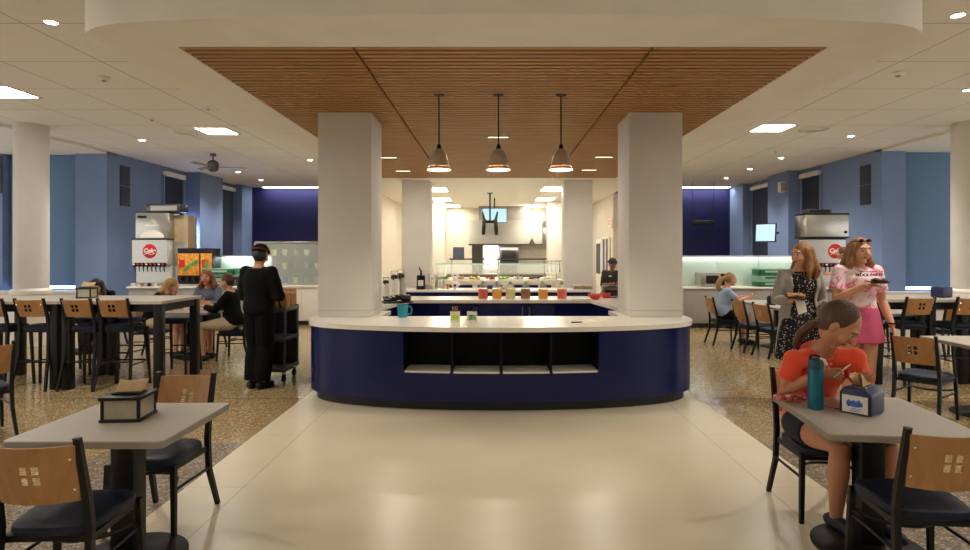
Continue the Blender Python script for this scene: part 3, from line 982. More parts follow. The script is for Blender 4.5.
# exit sign and door on the kitchen side wall
p_ = at(612, 223, 3.37 * F / 118)
t = thing('exit_sign', 'small red lit EXIT sign on the kitchen side wall', 'sign', (3.25, p_.y, p_.z))
MB().box((0, 0, 0), (0.05, 0.5, 0.24), 0.01).build('housing', M['white'], t)
text_mesh('EXIT', 0.22, M['exit'], 'lettering', t, (-0.028, 0, 0), (PI / 2, 0, -PI / 2), bold=0.004)
o = struct('door_2', MB().span((3.24, 18.6, 0), (3.3, 19.5, 2.1)), M['white'])
MB().span((3.225, 18.72, 1.0), (3.24, 19.38, 1.95)).build('door_window', M['vent'], o)
o = struct('window_8', MB().span((3.26, 17.4, 1.0), (3.3, 18.4, 2.1)), M['vent'])
f = MB()
for y in (17.4, 17.9, 18.4):
    f.span((3.23, y - 0.03, 0.97), (3.28, y + 0.03, 2.13))
for z in (1.0, 2.1):
    f.span((3.23, 17.4, z - 0.03), (3.28, 18.4, z + 0.03))
f.build('window_frame', M['white'], o)

# ------------------------------------------------------------------ things on the counters
def jar(lb, x, liquid):
    t = thing('juice_jar', lb, 'juice jar', (x, 10.15, 0.88), 0, 'juice jars on the back counter')
    MB().lathe([(0.0, 0.003), (0.076, 0.003), (0.0795, 0.02), (0.0795, 0.16), (0.0, 0.165)], (0, 0, 0), 18).build('liquid', liquid, t)
    MB().lathe([(0.078, 0), (0.081, 0.01), (0.081, 0.17), (0.074, 0.2), (0.045, 0.225), (0.04, 0.24), (0.036, 0.24), (0.04, 0.22), (0.07, 0.196), (0.079, 0.165)], (0, 0, 0), 18).build('jar_body', M['jar'], t)
    MB().lathe([(0.038, 0.235), (0.038, 0.275), (0.024, 0.275), (0.024, 0.29), (0.0, 0.295)], (0, 0, 0), 14).build('spout', M['palegreen'], t)
liq = {k: mat('juice ' + k, c, 0.25, var=0.03) for k, c in dict(red=(214, 44, 34), yellow=(248, 178, 24), cream=(226, 214, 150), brown=(140, 66, 36), amber=(244, 160, 20), rose=(222, 70, 60)).items()}
for lb, px, k in (('juice jar with bright red drink, first in the row', 483, 'red'), ('juice jar with golden yellow drink between red and cream jars', 497, 'yellow'), ('juice jar with pale cream drink', 510.5, 'cream'), ('juice jar with brown drink', 525.5, 'brown'), ('juice jar with amber drink between brown and rose jars', 543, 'amber'), ('juice jar with rose drink, last in the row', 562, 'rose')):
    jar(lb, at(px, 290, 10.15).x, liq[k])
def bowl_thing(lb, x, y, z, r, m, fill, group=None, h=0.09):
    t = thing('bowl', lb, 'bowl', (x, y, z), 0, group)
    MB().lathe([(r * 0.5, 0), (r * 0.55, 0.005), (r * 0.85, h * 0.5), (r, h), (r * 0.96, h), (r * 0.8, h * 0.5), (r * 0.5, 0.012), (0, 0.012)], (0, 0, 0), 20).build('bowl_body', m, t)
    f = MB()
    for k in range(14):
        a = k * 2.4
        rr = r * 0.7 * math.sqrt(k / 14)
        f.ell((rr * math.cos(a), rr * math.sin(a), h * 0.75), (r * 0.24, r * 0.24, r * 0.2), seg=8, ringn=5)
    tag(f.build('food', fill, t), kind='stuff')
    return t
M['fruit'] = mat('red fruit', (206, 62, 44), 0.4, var=0.25, scale=30)
M['bowlred'] = mat('coral plastic', (204, 70, 58), 0.4)
bowl_thing('coral red bowl on the back counter beside the rose drink jar', at(595, 293, 10.0).x, 10.0, 0.88, 0.12, M['bowlred'], M['fruit'])
bowl_thing('coral red bowl on the counter bend in front of the attendant', at(606, 293, 10.35).x, 10.35, 0.88, 0.11, M['bowlred'], M['fruit'])
tag(MB().prism(rrect(0.34, 0.22, 0.02), 0, 0.012).build('cutting_board', M['white'], loc=(at(588, 294, 9.95).x - 0.1, 10.02, 0.88)), 'thin white board lying under the edge of coral bowls', 'board')
# cups with flowers on the main counter
def cup_thing(px, m, lb, with_label):
    x = at(px, 318, 6.85).x
    t = thing('square_cup', lb, 'cup', (x, 6.85, CT), 0.1)
    w, h = 0.05, 0.1
    c = MB()
    for s in (-1, 1):
        c.span((s * w - 0.004, -w, 0), (s * w + 0.004, w, h))
        c.span((-w, s * w - 0.004, 0), (w, s * w + 0.004, h))
    c.span((-w, -w, 0), (w, w, 0.006))
    c.build('cup_body', m, t)
    MB().span((-0.042, -w - 0.007, 0.012), (0.042, -w - 0.004, 0.07)).build('label', with_label, t)
    return t
c1 = cup_thing(455, M['white'], 'white square cup with lime green label holding brown stirrers', M['lime'])
for k in range(4):
    MB().cyl((-0.02 + k * 0.012, 0.0, 0.01), (-0.03 + k * 0.018, 0.01 * k, 0.16), 0.004, seg=6).build('stirrer', M['cardboard'], c1)
M['pattern'] = mat('green and white print', (120, 160, 110), 0.5, var=0.45, scale=40)
c2 = cup_thing(472, M['white'], 'white square cup with leafy print holding pens', M['pattern'])
for k in range(3):
    MB().cyl((0.0 + k * 0.012, 0.0, 0.01), (0.02 + k * 0.02, 0.01, 0.15), 0.005, seg=6).build('pen', M['blackplastic'], c2)
p_ = at(575, 321, 6.75)
tag(MB().box((0, 0, 0.0005), (0.2, 0.27, 0.001), rot=0.3).build('paper_sheet', M['offwhite'], loc=(at(588, 319, 6.8).x, 6.8, CT)), 'loose white paper sheet on the curved white counter top', 'paper')
tag(MB().tube([(-0.06, 0.0, 0.005), (0.06, 0.03, 0.005)], 0.005, 8).build('pen', M['blackplastic'], loc=(p_.x, 6.62, CT)), 'dark pen lying on the curved white counter top', 'pen')
t = thing('pitcher', 'teal plastic pitcher with handle at the back edge of counter', 'pitcher', (at(403, 310, 7.22).x, 7.2, CT))
MB().lathe([(0.0, 0), (0.05, 0), (0.06, 0.01), (0.068, 0.15), (0.064, 0.15), (0.056, 0.012), (0.0, 0.012)], (0, 0, 0), 20).build('pitcher_body', M['tealcup'], t)
MB().tube([(0.06, 0, 0.13), (0.1, 0, 0.125), (0.11, 0, 0.08), (0.095, 0, 0.04), (0.058, 0, 0.035)], 0.009, 8).build('handle', M['tealcup'], t)
# airpots, pump bottle, serving equipment on the airpot side
def airpot(lb, px, Y, z, m, h=0.36, r=0.085):
    t = thing('airpot', lb, 'airpot', (at(px, 285, Y).x, Y, z))
    MB().lathe([(0.0, 0), (r, 0), (r + 0.004, 0.015), (r, 0.03), (r, h * 0.7), (r * 0.75, h * 0.82), (0.0, h * 0.83)], (0, 0, 0), 20).build('pot_body', m, t)
    MB().lathe([(r * 0.76, h * 0.8), (r * 0.7, h * 0.93), (r * 0.4, h), (0, h)], (0, 0, 0), 18).build('lid', M['blackplastic'], t)
    MB().tube([(0, -r * 0.5, h * 0.88), (0, -r * 1.3, h * 0.9), (0, -r * 1.5, h * 0.8)], 0.014, 8).build('spout', M['blackplastic'], t)
    MB().tube([(-r * 0.7, 0, h * 0.85), (-r * 0.6, 0, h * 1.15), (r * 0.6, 0, h * 1.15), (r * 0.7, 0, h * 0.85)], 0.009, 8).build('handle', M['steel'], t)
airpot('tall silver airpot beside the white column edge', 394.5, 10.3, 0.88, M['white'], 0.4)
airpot('silver airpot next to the black pump bottle', 401, 10.45, 0.88, M['steel'], 0.42)
airpot('small white airpot tucked behind the column corner', 386, 10.4, 0.88, M['white'], 0.3, 0.07)
t = thing('pump_bottle', 'black pump bottle with white label by the square column', 'bottle', (at(409, 280, 11.0).x + 0.02, 12.65, 0.88))
MB().prism(rrect(0.17, 0.12, 0.02), 0, 0.3).build('bottle_body', M['blackplastic'], t)
MB().box((0, -0.062, 0.14), (0.11, 0.004, 0.12)).build('label', M['offwhite'], t)
MB().tube([(0, 0, 0.3), (0, 0, 0.4), (-0.03, 0, 0.43), (-0.03, 0, 0.47)], [0.025, 0.02, 0.015, 0.012], 8).build('pump', M['blackplastic'], t)
t = thing('serving_tray', 'black serving tray heaped with dark lids by the airpots', 'tray', (at(397, 298, 9.3).x, 9.35, 0.88), 0.3)
MB().prism(rrect(0.46, 0.32, 0.04), 0, 0.02).build('tray_body', M['blackplastic'], t)
lid = MB()
for k in range(5):
    lid.box((-0.12 + 0.06 * k, 0.02 * (k % 2), 0.06 + 0.01 * k), (0.2, 0.16, 0.02), 0.005, rot=Matrix.Rotation(0.4 * k, 4, 'Z') @ Matrix.Rotation(0.3, 4, 'X'))
lid.build('lids', M['blackplastic'], t)
MB().box((0.12, -0.05, 0.07), (0.14, 0.12, 0.1), 0.01).build('scoop_bin', M['darksteel'], t)
t = thing('brewer', 'dark drink brewer against the column side on counter arm', 'brewer', (-1.95, 8.7, 0.88))
MB().span((-0.14, -0.18, 0), (0.14, 0.18, 0.05), 0.01).build('base', M['blackplastic'], t)
MB().span((-0.14, 0.04, 0.05), (0.14, 0.18, 0.26), 0.01).build('tower', M['blackplastic'], t)
MB().span((-0.14, -0.18, 0.2), (0.14, 0.1, 0.3), 0.01).build('head', M['darksteel'], t)
MB().lathe([(0.0, 0.05), (0.05, 0.05), (0.06, 0.1), (0.04, 0.16), (0, 0.16)], (0, -0.08, 0), 14).build('carafe', M['chrome'], t)
p_ = at(606, 292, 11.0)
t = thing('panini_press', 'black countertop press on steel legs before the attendant', 'press', (1.98, 10.45, 0.88))
MB().span((-0.16, -0.17, 0.03), (0.2, 0.17, 0.12), 0.015).build('base', M['blackplastic'], t)
MB().span((-0.16, -0.17, 0.13), (0.2, 0.17, 0.2), 0.015).build('lid', M['darksteel'], t)
MB().tube([(-0.1, -0.17, 0.17), (-0.1, -0.23, 0.2), (0.14, -0.23, 0.2), (0.14, -0.17, 0.17)], 0.012, 8).build('handle', M['black'], t)
for sx in (-0.12, 0.16):
    for sy in (-0.13, 0.13):
        MB().cyl((sx, sy, 0), (sx, sy, 0.03), 0.018).build('foot', M['steel'], t)
# prep counter items
t = thing('sugar_caddy', 'low wire caddy of pastel packets on prep counter', 'caddy', (at(425, 284, 12.8).x, 12.75, 0.88))
MB().prism(rrect(0.36, 0.2, 0.03), 0, 0.07).build('tray_body', M['greyfront'], t)
pk = MB()
for k in range(16):
    pk.box((-0.15 + 0.02 * k, 0, 0.09), (0.008, 0.14, 0.08), rot=Matrix.Rotation(0.15 * ((k % 3) - 1), 4, 'Y'))
tag(pk.build('packets', M['offwhite'], t), kind='stuff')
t = thing('plush_ornament', 'white figurine ornament standing on prep counter by the orange cup', 'ornament', (at(455, 280, 12.8).x, 12.8, 0.88))
o = MB()
o.ell((0, 0, 0.09), (0.075, 0.06, 0.09)).ell((0, 0, 0.22), (0.055, 0.05, 0.055)).ell((-0.05, 0, 0.3), (0.03, 0.025, 0.05)).ell((0.05, 0, 0.29), (0.03, 0.025, 0.05)).ell((0.07, -0.02, 0.1), (0.04, 0.035, 0.04))
o.build('ornament_body', M['white'], t)
MB().box((0.0, -0.062, 0.08), (0.05, 0.012, 0.05), 0.004).build('tag', M['blackplastic'], t)
t = thing('paper_cup', 'small orange and white paper cup beside white figurine', 'cup', (at(448, 283, 12.7).x, 12.68, 0.88))
MB().lathe([(0.0, 0), (0.03, 0), (0.04, 0.12), (0.036, 0.12), (0.0, 0.01)], (0, 0, 0), 16).build('cup_body', M['orange'], t)
MB().lathe([(0.042, 0.115), (0.042, 0.13), (0.0, 0.132)], (0, 0, 0), 16).build('lid', M['white'], t)
for i, (px, lb, h) in enumerate(((432, 'clear glass rack of upright tumblers by the figurine', 0.32), (440, 'clear acrylic cup tower nearest the figurine', 0.26))):
    t = thing('cup_rack', lb, 'rack', (at(px, 280, 12.9).x, 12.95, 0.88))
    fr = MB()
    for sx in (-0.07, 0.07):
        for sy in (-0.07, 0.07):
            fr.cyl((sx, sy, 0), (sx, sy, h), 0.008, seg=6)
    fr.span((-0.08, -0.08, h), (0.08, 0.08, h + 0.012))
    fr.build('frame', M['steel'], t)
    for k in range(3):
        MB().lathe([(0.03, 0.01 + k * 0.08), (0.04, 0.08 + k * 0.08), (0.037, 0.08 + k * 0.08), (0.028, 0.014 + k * 0.08)], (0, 0, 0), 14).build('tumbler', M['jar'], t)
M['bluebowl'] = mat('blue glaze', (44, 58, 140), 0.3)
M['salad'] = mat('mixed salad', (150, 110, 90), 0.6, var=0.45, scale=40)
bowl_thing('blue serving bowl on prep counter behind the yellow jar', at(490, 281, 12.9).x, 12.9, 0.88, 0.11, M['bluebowl'], M['salad'], h=0.08)
bowl_thing('wide bowl of mixed salad on prep counter behind cream jar', at(504, 283, 12.7).x, 12.65, 0.88, 0.1, M['steel'], M['salad'], h=0.06)
for i, (px, lb) in enumerate(((577, 'low steel pan of rolls on prep counter near attendant column'), (587, 'second low steel pan of rolls tight by attendant column'))):
    t = thing('food_pan', lb, 'pan', (at(px, 284, 12.75).x, 12.75, 0.88))
    MB().prism(rrect(0.19, 0.26, 0.03), 0, 0.06).build('pan_body', M['steel'], t)
    fb = MB()
    for k in range(8):
        fb.ell((-0.06 + 0.04 * (k % 4), -0.06 + 0.11 * (k // 4), 0.07), (0.035, 0.045, 0.03), seg=8, ringn=6)
    tag(fb.build('rolls', M['pulp'], t), kind='stuff')
t = thing('glass_rack', 'steel rail rack of hanging utensils by the far column', 'rack', (at(568 - 15, 265, 17.5).x, 17.3, 0.93))
t.location.y = 16.75
fr = MB().cyl((-0.32, 0, 0.5), (0.32, 0, 0.5), 0.012, seg=8)
for s in (-1, 1):
    fr.cyl((s * 0.3, 0, 0), (s * 0.3, 0, 0.5), 0.014, seg=8)
fr.build('frame', M['darksteel'], t)
for k in range(5):
    x = -0.22 + 0.11 * k
    MB().tube([(x, 0, 0.5), (x, -0.01, 0.3), (x, -0.02, 0.2)], [0.008, 0.008, 0.022], 6).build('utensil', M['darksteel'], t)
# salad bar food
wells = [('greens', (92, 140, 52)), ('croutons', (190, 140, 80)), ('cheese', (236, 190, 90)), ('tomato', (196, 60, 40)), ('lettuce', (140, 180, 80)), ('onion', (216, 206, 214)), ('olive', (60, 54, 44)), ('egg', (240, 226, 180))]
for k, (nm, c) in enumerate(wells):
    x = 0.02 - 1.45 + k * 0.41
    f = MB()
    for q in range(22):
        f.ell((random.uniform(-0.14, 0.14), random.uniform(-0.2, 0.2), random.uniform(0.015, 0.05)), (0.035, 0.035, 0.025), seg=6, ringn=4)
    tag(f.build('salad_topping', mat(nm, c, 0.5, var=0.2, scale=30), loc=(x, 16.6, 0.937)), 'heap of %s in a steel salad bar well' % nm, 'food', 'salad bar toppings', kind='stuff')
# ------------------------------------------------------------------ chairs and tables
def wood_back(w_top, w_bot, z0, z1, y0, y1, hole_c=(0.0, 0.5), hs=0.036, gap=0.012, bulge=0.045, th=0.012):
    """curved veneer panel with a four-square window cut through it; z0/y0 bottom, z1/y1 top"""
    H = z1 - z0
    hx = hole_c[0]
    hz = hole_c[1]
    xs = [hx - gap / 2 - hs, hx - gap / 2, hx + gap / 2, hx + gap / 2 + hs]
    us = sorted(set([-w_top / 2 + w_top * i / 12 for i in range(13) if not (xs[0] - 0.012 < -w_top / 2 + w_top * i / 12 < xs[3] + 0.012)] + xs))
    zz = [hz * H - gap / 2 - hs, hz * H - gap / 2, hz * H + gap / 2, hz * H + gap / 2 + hs]
    vs_ = [0, 0.02] + zz + [H - 0.02, H]
    nu, nv = len(us), len(vs_)
    def pt(i, j, side):
        k = vs_[j] / H
        wd = w_bot + (w_top - w_bot) * k
        u = us[i] / (w_top / 2)
        hole = xs[0] - 1e-6 <= us[i] <= xs[3] + 1e-6
        x = us[i] if hole else us[i] * wd / w_top
        y = y0 + (y1 - y0) * k - bulge * (1 - u * u) - side * th
        return (x, y, z0 + vs_[j])
    def solid(i, j):
        if not (0 <= i < nu - 1 and 0 <= j < nv - 1):
            return False
        hol = us[i] in (xs[0], xs[2]) and vs_[j] in (zz[0], zz[2])
        return not hol
    mb = MB()
    idx = {}
    vl = []
    for s in (0, 1):
        for i in range(nu):
            for j in range(nv):
                idx[(i, j, s)] = len(vl)
                vl.append(pt(i, j, s))
    fs = []
    for i in range(nu - 1):
        for j in range(nv - 1):
            if not solid(i, j):
                continue
            fs.append((idx[i, j, 0], idx[i + 1, j, 0], idx[i + 1, j + 1, 0], idx[i, j + 1, 0]))
            fs.append((idx[i, j, 1], idx[i, j + 1, 1], idx[i + 1, j + 1, 1], idx[i + 1, j, 1]))
            for (di, dj, a, b) in ((-1, 0, (i, j), (i, j + 1)), (1, 0, (i + 1, j + 1), (i + 1, j)), (0, -1, (i + 1, j), (i, j)), (0, 1, (i, j + 1), (i + 1, j + 1))):
                if not solid(i + di, j + dj):
                    fs.append((idx[a[0], a[1], 0], idx[b[0], b[1], 0], idx[b[0], b[1], 1], idx[a[0], a[1], 1]))
    mb.add(vl, fs)
    return mb

def seat_mb(w, d, z, th=0.055):
    def ol(k, dz):
        p = []
        n = 28
        for i in range(n):
            a = 2 * PI * i / n
            ca, sa = math.cos(a), math.sin(a)
            e = 0.45
            x = abs(ca) ** e * (1 if ca > 0 else -1) * w / 2
            y = abs(sa) ** e * (1 if sa > 0 else -1) * d / 2
            x *= 0.94 + 0.06 * (y / (d / 2))
            p.append(V((x * k, y * k, z + dz)))
        return p
    return MB().rings([ol(0.93, -th), ol(0.99, -th + 0.01), ol(1.0, -th / 2), ol(0.985, -0.012), ol(0.93, -0.002), ol(0.6, 0.005), ol(0.1, 0.007)])

def make_seat(name, label, cat, sh, top, panel, bar=False, back=True, w=0.43, group=None):
    """chair facing +Y, origin on the floor under the seat"""
    t = thing(name, label, cat, (0, 0, 0), 0, group)
    d = 0.42 if not bar else 0.38
    splay = 0.02 if not bar else 0.035
    seat_mb(w, d, sh).build('seat', M['seat'], t)
    hw = w / 2 - 0.025
    rb = -d / 2 + 0.005
    for s in (-1, 1):
        MB().tube([(s * (hw + splay * 0.3), d / 2 - 0.03, sh - 0.045), (s * (hw + splay), d / 2 - 0.02 + splay * 0.5, 0.0)], [0.021, 0.017], 4, caps=False, phase=PI / 4).build('leg', M['black'], t)
        if back:
            pts = [(s * (hw + splay), rb - 0.07 - splay, 0.0), (s * (hw + 0.003), rb - 0.012, sh * 0.55), (s * hw, rb, sh), (s * (hw - 0.002), rb - 0.018, sh + 0.12), (s * (hw - 0.004), rb - 0.085, top)]
            leg = MB().tube(pts, [0.018, 0.021, 0.022, 0.021, 0.018], 4, caps=False, phase=PI / 4).build('leg', M['black'], t)
        else:
            leg = MB().tube([(s * (hw + splay), rb - 0.02 - splay, 0.0), (s * (hw + splay * 0.3), rb + 0.02, sh - 0.045)], [0.017, 0.021], 4, caps=False, phase=PI / 4).build('leg', M['black'], t)
    fr = MB()
    for s in (-1, 1):
        fr.box((s * (hw - 0.005), 0, sh - 0.065), (0.022, d - 0.06, 0.03))
    for y in (-d / 2 + 0.03, d / 2 - 0.035):
        fr.box((0, y, sh - 0.065), (2 * hw, 0.022, 0.03))
    fr.build('seat_frame', M['black'], t)
    st = MB()
    zs = 0.27 if not bar else 0.3
    k = 1 - zs / sh
    for s in (-1, 1):
        MB().tube([(s * (hw + splay * k), rb - 0.02, zs), (s * (hw + splay * k), d / 2 - 0.02, zs)], 0.009, 6).build('side_stretcher', M['black'], t)
    arc = [(hw * math.cos(a) * 0.98, d / 2 - 0.03 - 0.2 * math.sin(a), zs + 0.03) for a in [PI * i / 10 for i in range(11)]]
    if not bar:
        MB().tube(arc, 0.009, 6).build('hoop_brace', M['black'], t)
    else:
        for y, zz in ((d / 2 - 0.015 + splay * 0.3, 0.3), (rb - 0.03, 0.34)):
            MB().tube([(-(hw + splay * k), y, zz), (hw + splay * k, y, zz)], 0.011, 6).build('footrest', M['black'], t)
    if back:
        z0, z1 = panel
        def yb(z):
            return rb - 0.018 - 0.067 * (z - sh - 0.12) / (top - sh - 0.12)
        wood_back(2 * hw - 0.012, 2 * hw - 0.05, z0, z1, yb(z0), yb(z1), hole_c=(0.0, 0.52)).build('backrest', M['wood'], t)
        bo = MB()
        for s in (-1, 1):
            for z in (z0 + 0.06, z1 - 0.06):
                bo.ell((s * (hw - 0.03), yb(z) - 0.028, z), (0.006, 0.006, 0.006), seg=8, ringn=4)
        bo.build('bolt', M['chrome'], t)
        for s in (-1, 1):
            MB().box((s * (hw - 0.004), rb - 0.086, top + 0.002), (0.03, 0.03, 0.008), 0.003).build('post_cap', M['darksteel'], t)
    return t

CG = 'wood backed dining chairs'
chair0 = make_seat('dining_chair', 'wood-backed dining chair tucked at near end of the table with dark napkin box', 'chair', 0.46, 0.86, (0.575, 0.835))
chair0.location = (-2.05, 2.83, 0)
chair0.rotation_euler.z = 0.06
def chair(x, y, rz, lb, group=None):
    return dup(chair0, (x, y, 0), rz, lb, group)
chair(-2.12, 3.67, PI - 0.05, 'wood-backed dining chair at far end of the table with dark napkin box')
chair(2.0, 2.98, -0.08, 'wood-backed dining chair at near end of the table with teal bottle')
chair(2.02, 3.85, PI - 0.05, 'wood-backed dining chair the girl in orange sits on')
chair(-4.73, 5.42, 0.9, 'wood-backed dining chair half cut off by the picture edge, before the bar stools')
chair(4.22, 5.98, -0.95, 'wood-backed dining chair angled beside the grey table behind the girl in orange')
chair(4.5, 5.28, -0.05, 'wood-backed dining chair at picture edge, behind the table with teal bottle')

def make_table(label, x, y, w, d, rz, group=None, ped=0.075, base_r=0.29):
    t = thing('dining_table', label, 'table', (x, y, 0), rz, group)
    MB().prism(rrect(w, d, 0.025), 0.718, 0.75).build('tabletop', M['laminate'], t)
    MB().prism(rrect(w + 0.004, d + 0.004, 0.026), 0.714, 0.744).build('edge_band', M['lamedge'], t)
    MB().box((0, 0, 0.37), (ped * 1.75, ped * 1.75, 0.7), 0.02).build('pedestal', M['black'], t)
    MB().lathe([(0.0, 0.045), (0.09, 0.045), (0.12, 0.032), (base_r - 0.03, 0.022), (base_r, 0.012), (base_r, 0.0), (0, 0)], (0, 0, 0), 36).build('base', M['black'], t)
    MB().box((0, 0, 0.705), (0.4, 0.4, 0.018), 0.004).build('mounting_plate', M['black'], t)
    return t
make_table('grey-topped square dining table holding dark napkin box', -2.045, 3.235, 0.77, 0.74, 0.0)
make_table('grey-topped dining table where the girl in orange sits with teal bottle', 2.02, 3.36, 0.75, 0.84, -0.12)
make_table('grey-topped dining table beside angled wood-backed chair behind the girl in orange', 4.95, 6.15, 0.8, 0.76, 0.0)
# high bar tables and stools
def bar_table(label, x0, x1, y0, y1):
    t = thing('bar_table', label, 'table', ((x0 + x1) / 2, (y0 + y1) / 2, 0), 0, 'high bar tables')
    w, d = x1 - x0, y1 - y0
    MB().prism(rrect(w - 0.008, d, 0.015), 1.035, 1.07).build('tabletop', M['laminate'], t)
    for sx in (-1, 1):
        for sy in (-1, 1):
            MB().box((sx * (w / 2 - 0.07), sy * (d / 2 - 0.07), 0.5175), (0.1, 0.1, 1.035), 0.008).build('leg', M['black'], t)
    ap = MB()
    for sy in (-1, 1):
        ap.box((0, sy * (d / 2 - 0.06), 0.985), (w - 0.2, 0.03, 0.09))
    for sx in (-1, 1):
        ap.box((sx * (w / 2 - 0.06), 0, 0.985), (0.03, d - 0.2, 0.09))
    ap.build('apron', M['black'], t)
    return t
bar_table('high bar table end nearest the seated group, with three wood-backed stools', -5.3, -4.06, 7.2, 8.2)
bar_table('high bar table running out of the picture toward round column and silver napkin box', -6.56, -5.31, 7.2, 8.2)
bar_table('high bar table beside the woman in pink tie-dye', 4.68, 5.9, 7.5, 8.4)
bar_table('high bar table running out of the picture by dark napkin box', 5.91, 7.1, 7.5, 8.4)
stool0 = make_seat('bar_stool', 'wood-backed bar stool before the round white column', 'stool', 0.77, 1.105, (0.885, 1.09), bar=True, w=0.4)
stool0.location = (-5.62, 7.42, 0)
def stool(x, y, rz, lb, src=None):
    return dup(src or stool0, (x, y, 0), rz, lb)
stool(-5.06, 7.42, 0.0, 'wood-backed bar stool in front of the silver napkin box')
stool(-4.64, 7.42, 0.06, 'wood-backed bar stool nearest the free end of the bar table')
stool(-6.1, 7.4, 0.0, 'wood-backed bar stool cut off by the picture edge beside round column')
stool(5.2, 7.68, 0.0, 'wood-backed bar stool behind the angled chair, beside tie-dye woman')
stool(5.83, 7.68, 0.0, 'wood-backed bar stool at picture edge under the dark napkin box')
stoolb = make_seat('bar_stool', 'backless bar stool on the far side of bar table, behind the end stool', 'stool', 0.77, 1.1, None, bar=True, back=False, w=0.4)
stoolb.location = (-4.45, 8.3, 0)
stoolb.rotation_euler.z = PI
stool(-5.2, 8.3, PI, 'backless bar stool on the far side, behind the silver napkin box', stoolb)
stool(-5.75, 8.3, PI, 'backless bar stool on the far side, before the round column', stoolb)
stool(5.05, 8.55, PI, 'backless bar stool on the far side of table beside tie-dye woman', stoolb)
stool(5.7, 8.55, PI, 'backless bar stool on the far side at the picture edge', stoolb)

# table of the seated group, far tables
make_table('dining table of the seated group behind man in black', -4.78, 9.5, 0.76, 0.9, 0.0)
chair(-5.48, 9.5, -PI / 2, 'wood-backed chair holding the blonde woman behind the bar table')
chair(-4.98, 10.25, PI, 'wood-backed chair holding the woman in grey blue who faces the room')
chair(-4.1, 9.35, PI / 2, 'wood-backed chair holding the ponytailed woman in black')
make_table('white-topped table where the black haired person leans', -6.9, 10.0, 0.9, 0.9, 0.0)
chair(-6.95, 10.62, PI, 'wood-backed chair holding the black haired person')
t = make_table('long table where the blonde girl in light blue sits', 4.95, 10.6, 0.8, 1.8, 0.0, base_r=0.3)
chair(4.12, 10.9, -PI / 2, 'wood-backed chair holding the blonde girl in light blue')
chair(4.3, 10.1, -PI / 2 + 0.1, 'wood-backed chair next to the girl in light blue')
chair(4.42, 9.55, -PI / 2 + 0.2, 'wood-backed chair at the near corner of the light blue girl table')
make_table('white-topped table far behind the bar table by the blue blind', 7.1, 10.2, 0.9, 0.9, 0.0)
chair(7.1, 9.55, 0.0, 'wood-backed chair at the table far behind bar table')
chair(6.3, 10.2, -PI / 2, 'wood-backed chair sideways at the table far behind bar table')

# ------------------------------------------------------------------ napkin boxes and table things
def napkin(t, z):
    n = MB()
    for k in range(3):
        a = 0.12 * (k - 1)
        n.add([(-0.06 + 0.01 * k, -0.03 + 0.02 * k, z), (0.07, -0.02 + 0.02 * k, z), (0.075, 0.0 + 0.03 * k, z + 0.045 + a * 0.1), (-0.04, -0.01 + 0.03 * k, z + 0.06 - a * 0.1),
               (-0.06 + 0.01 * k, -0.028 + 0.02 * k, z), (0.07, -0.018 + 0.02 * k, z), (0.075, 0.002 + 0.03 * k, z + 0.046 + a * 0.1), (-0.04, -0.008 + 0.03 * k, z + 0.061 - a * 0.1)],
              [(0, 1, 2, 3), (7, 6, 5, 4), (0, 4, 5, 1), (1, 5, 6, 2), (2, 6, 7, 3), (3, 7, 4, 0)])
    n.build('napkin', M['pulp'], t, smooth=0)
def napkin_box(lb, x, y, z, rz, w, d, h, face, sc=1.0):
    t = thing('napkin_dispenser', lb, 'napkin dispenser', (x, y, z), rz)
    b = MB()
    b.box((0, 0, 0.008), (w + 0.012, d + 0.012, 0.016), 0.004)
    b.box((0, 0, h - 0.01), (w + 0.016, d + 0.016, 0.02), 0.005)
    for sx in (-1, 1):
        for sy in (-1, 1):
            b.box((sx * (w / 2 - 0.008), sy * (d / 2 - 0.008), h / 2), (0.016, 0.016, h), 0.003)
    b.build('frame', M['blackplastic'], t)
    MB().box((0, 0, h / 2), (w - 0.012, d - 0.012, h - 0.02)).build('panel', face, t)
    MB().box((0, 0, h + 0.006), (w * 0.7, d * 0.5, 0.014), 0.004).build('slot_plate', M['blackplastic'], t)
    napkin(t, h + 0.008)
    return t
M['napface'] = mat('brushed faceplate', (176, 170, 150), 0.35, 0.4, var=0.06, scale=10)
napkin_box('dark napkin box with silver face on the near grey table', -2.07, 3.28, 0.75, 0.08, 0.2, 0.19, 0.135, M['napface'])
napkin_box('silver-faced napkin box on the bar table by the round column', -5.33, 7.75, 1.07, 0.05, 0.18, 0.16, 0.135, M['napface'])
t = thing('napkin_dispenser', 'navy wedge napkin box with blue emblem card beside teal bottle', 'napkin dispenser', (2.01, 3.4, 0.75), 0.68)
def wedge(s, off=0.0):
    return [V((x, y, z)) for x, y, z in ()]
b = bmesh.new()
W_, D_ = 0.2, 0.165
pv = [(-D_ / 2, 0), (D_ / 2, 0), (D_ / 2, 0.118), (D_ / 2 - 0.03, 0.15), (-D_ / 2 + 0.03, 0.15), (-D_ / 2, 0.118)]
f = b.faces.new([b.verts.new((-W_ / 2, y, z)) for y, z in pv])
e = bmesh.ops.extrude_face_region(b, geom=[f])
bmesh.ops.translate(b, vec=(W_, 0, 0), verts=[v for v in e['geom'] if isinstance(v, bmesh.types.BMVert)])
bmesh.ops.bevel(b, geom=list(b.edges), offset=0.012, segments=3, profile=0.5, affect='EDGES')
MB().bm(b).build('shell', M['dispenserblue'], t)
MB().box((0, 0, 0.15), (0.15, 0.085, 0.006), 0.002).build('slot_plate', M['darksteel'], t)
cardo = MB().box((-W_ / 2 - 0.002, 0, 0.058), (0.004, 0.13, 0.095)).build('card', M['white'], t)
lg = MB()
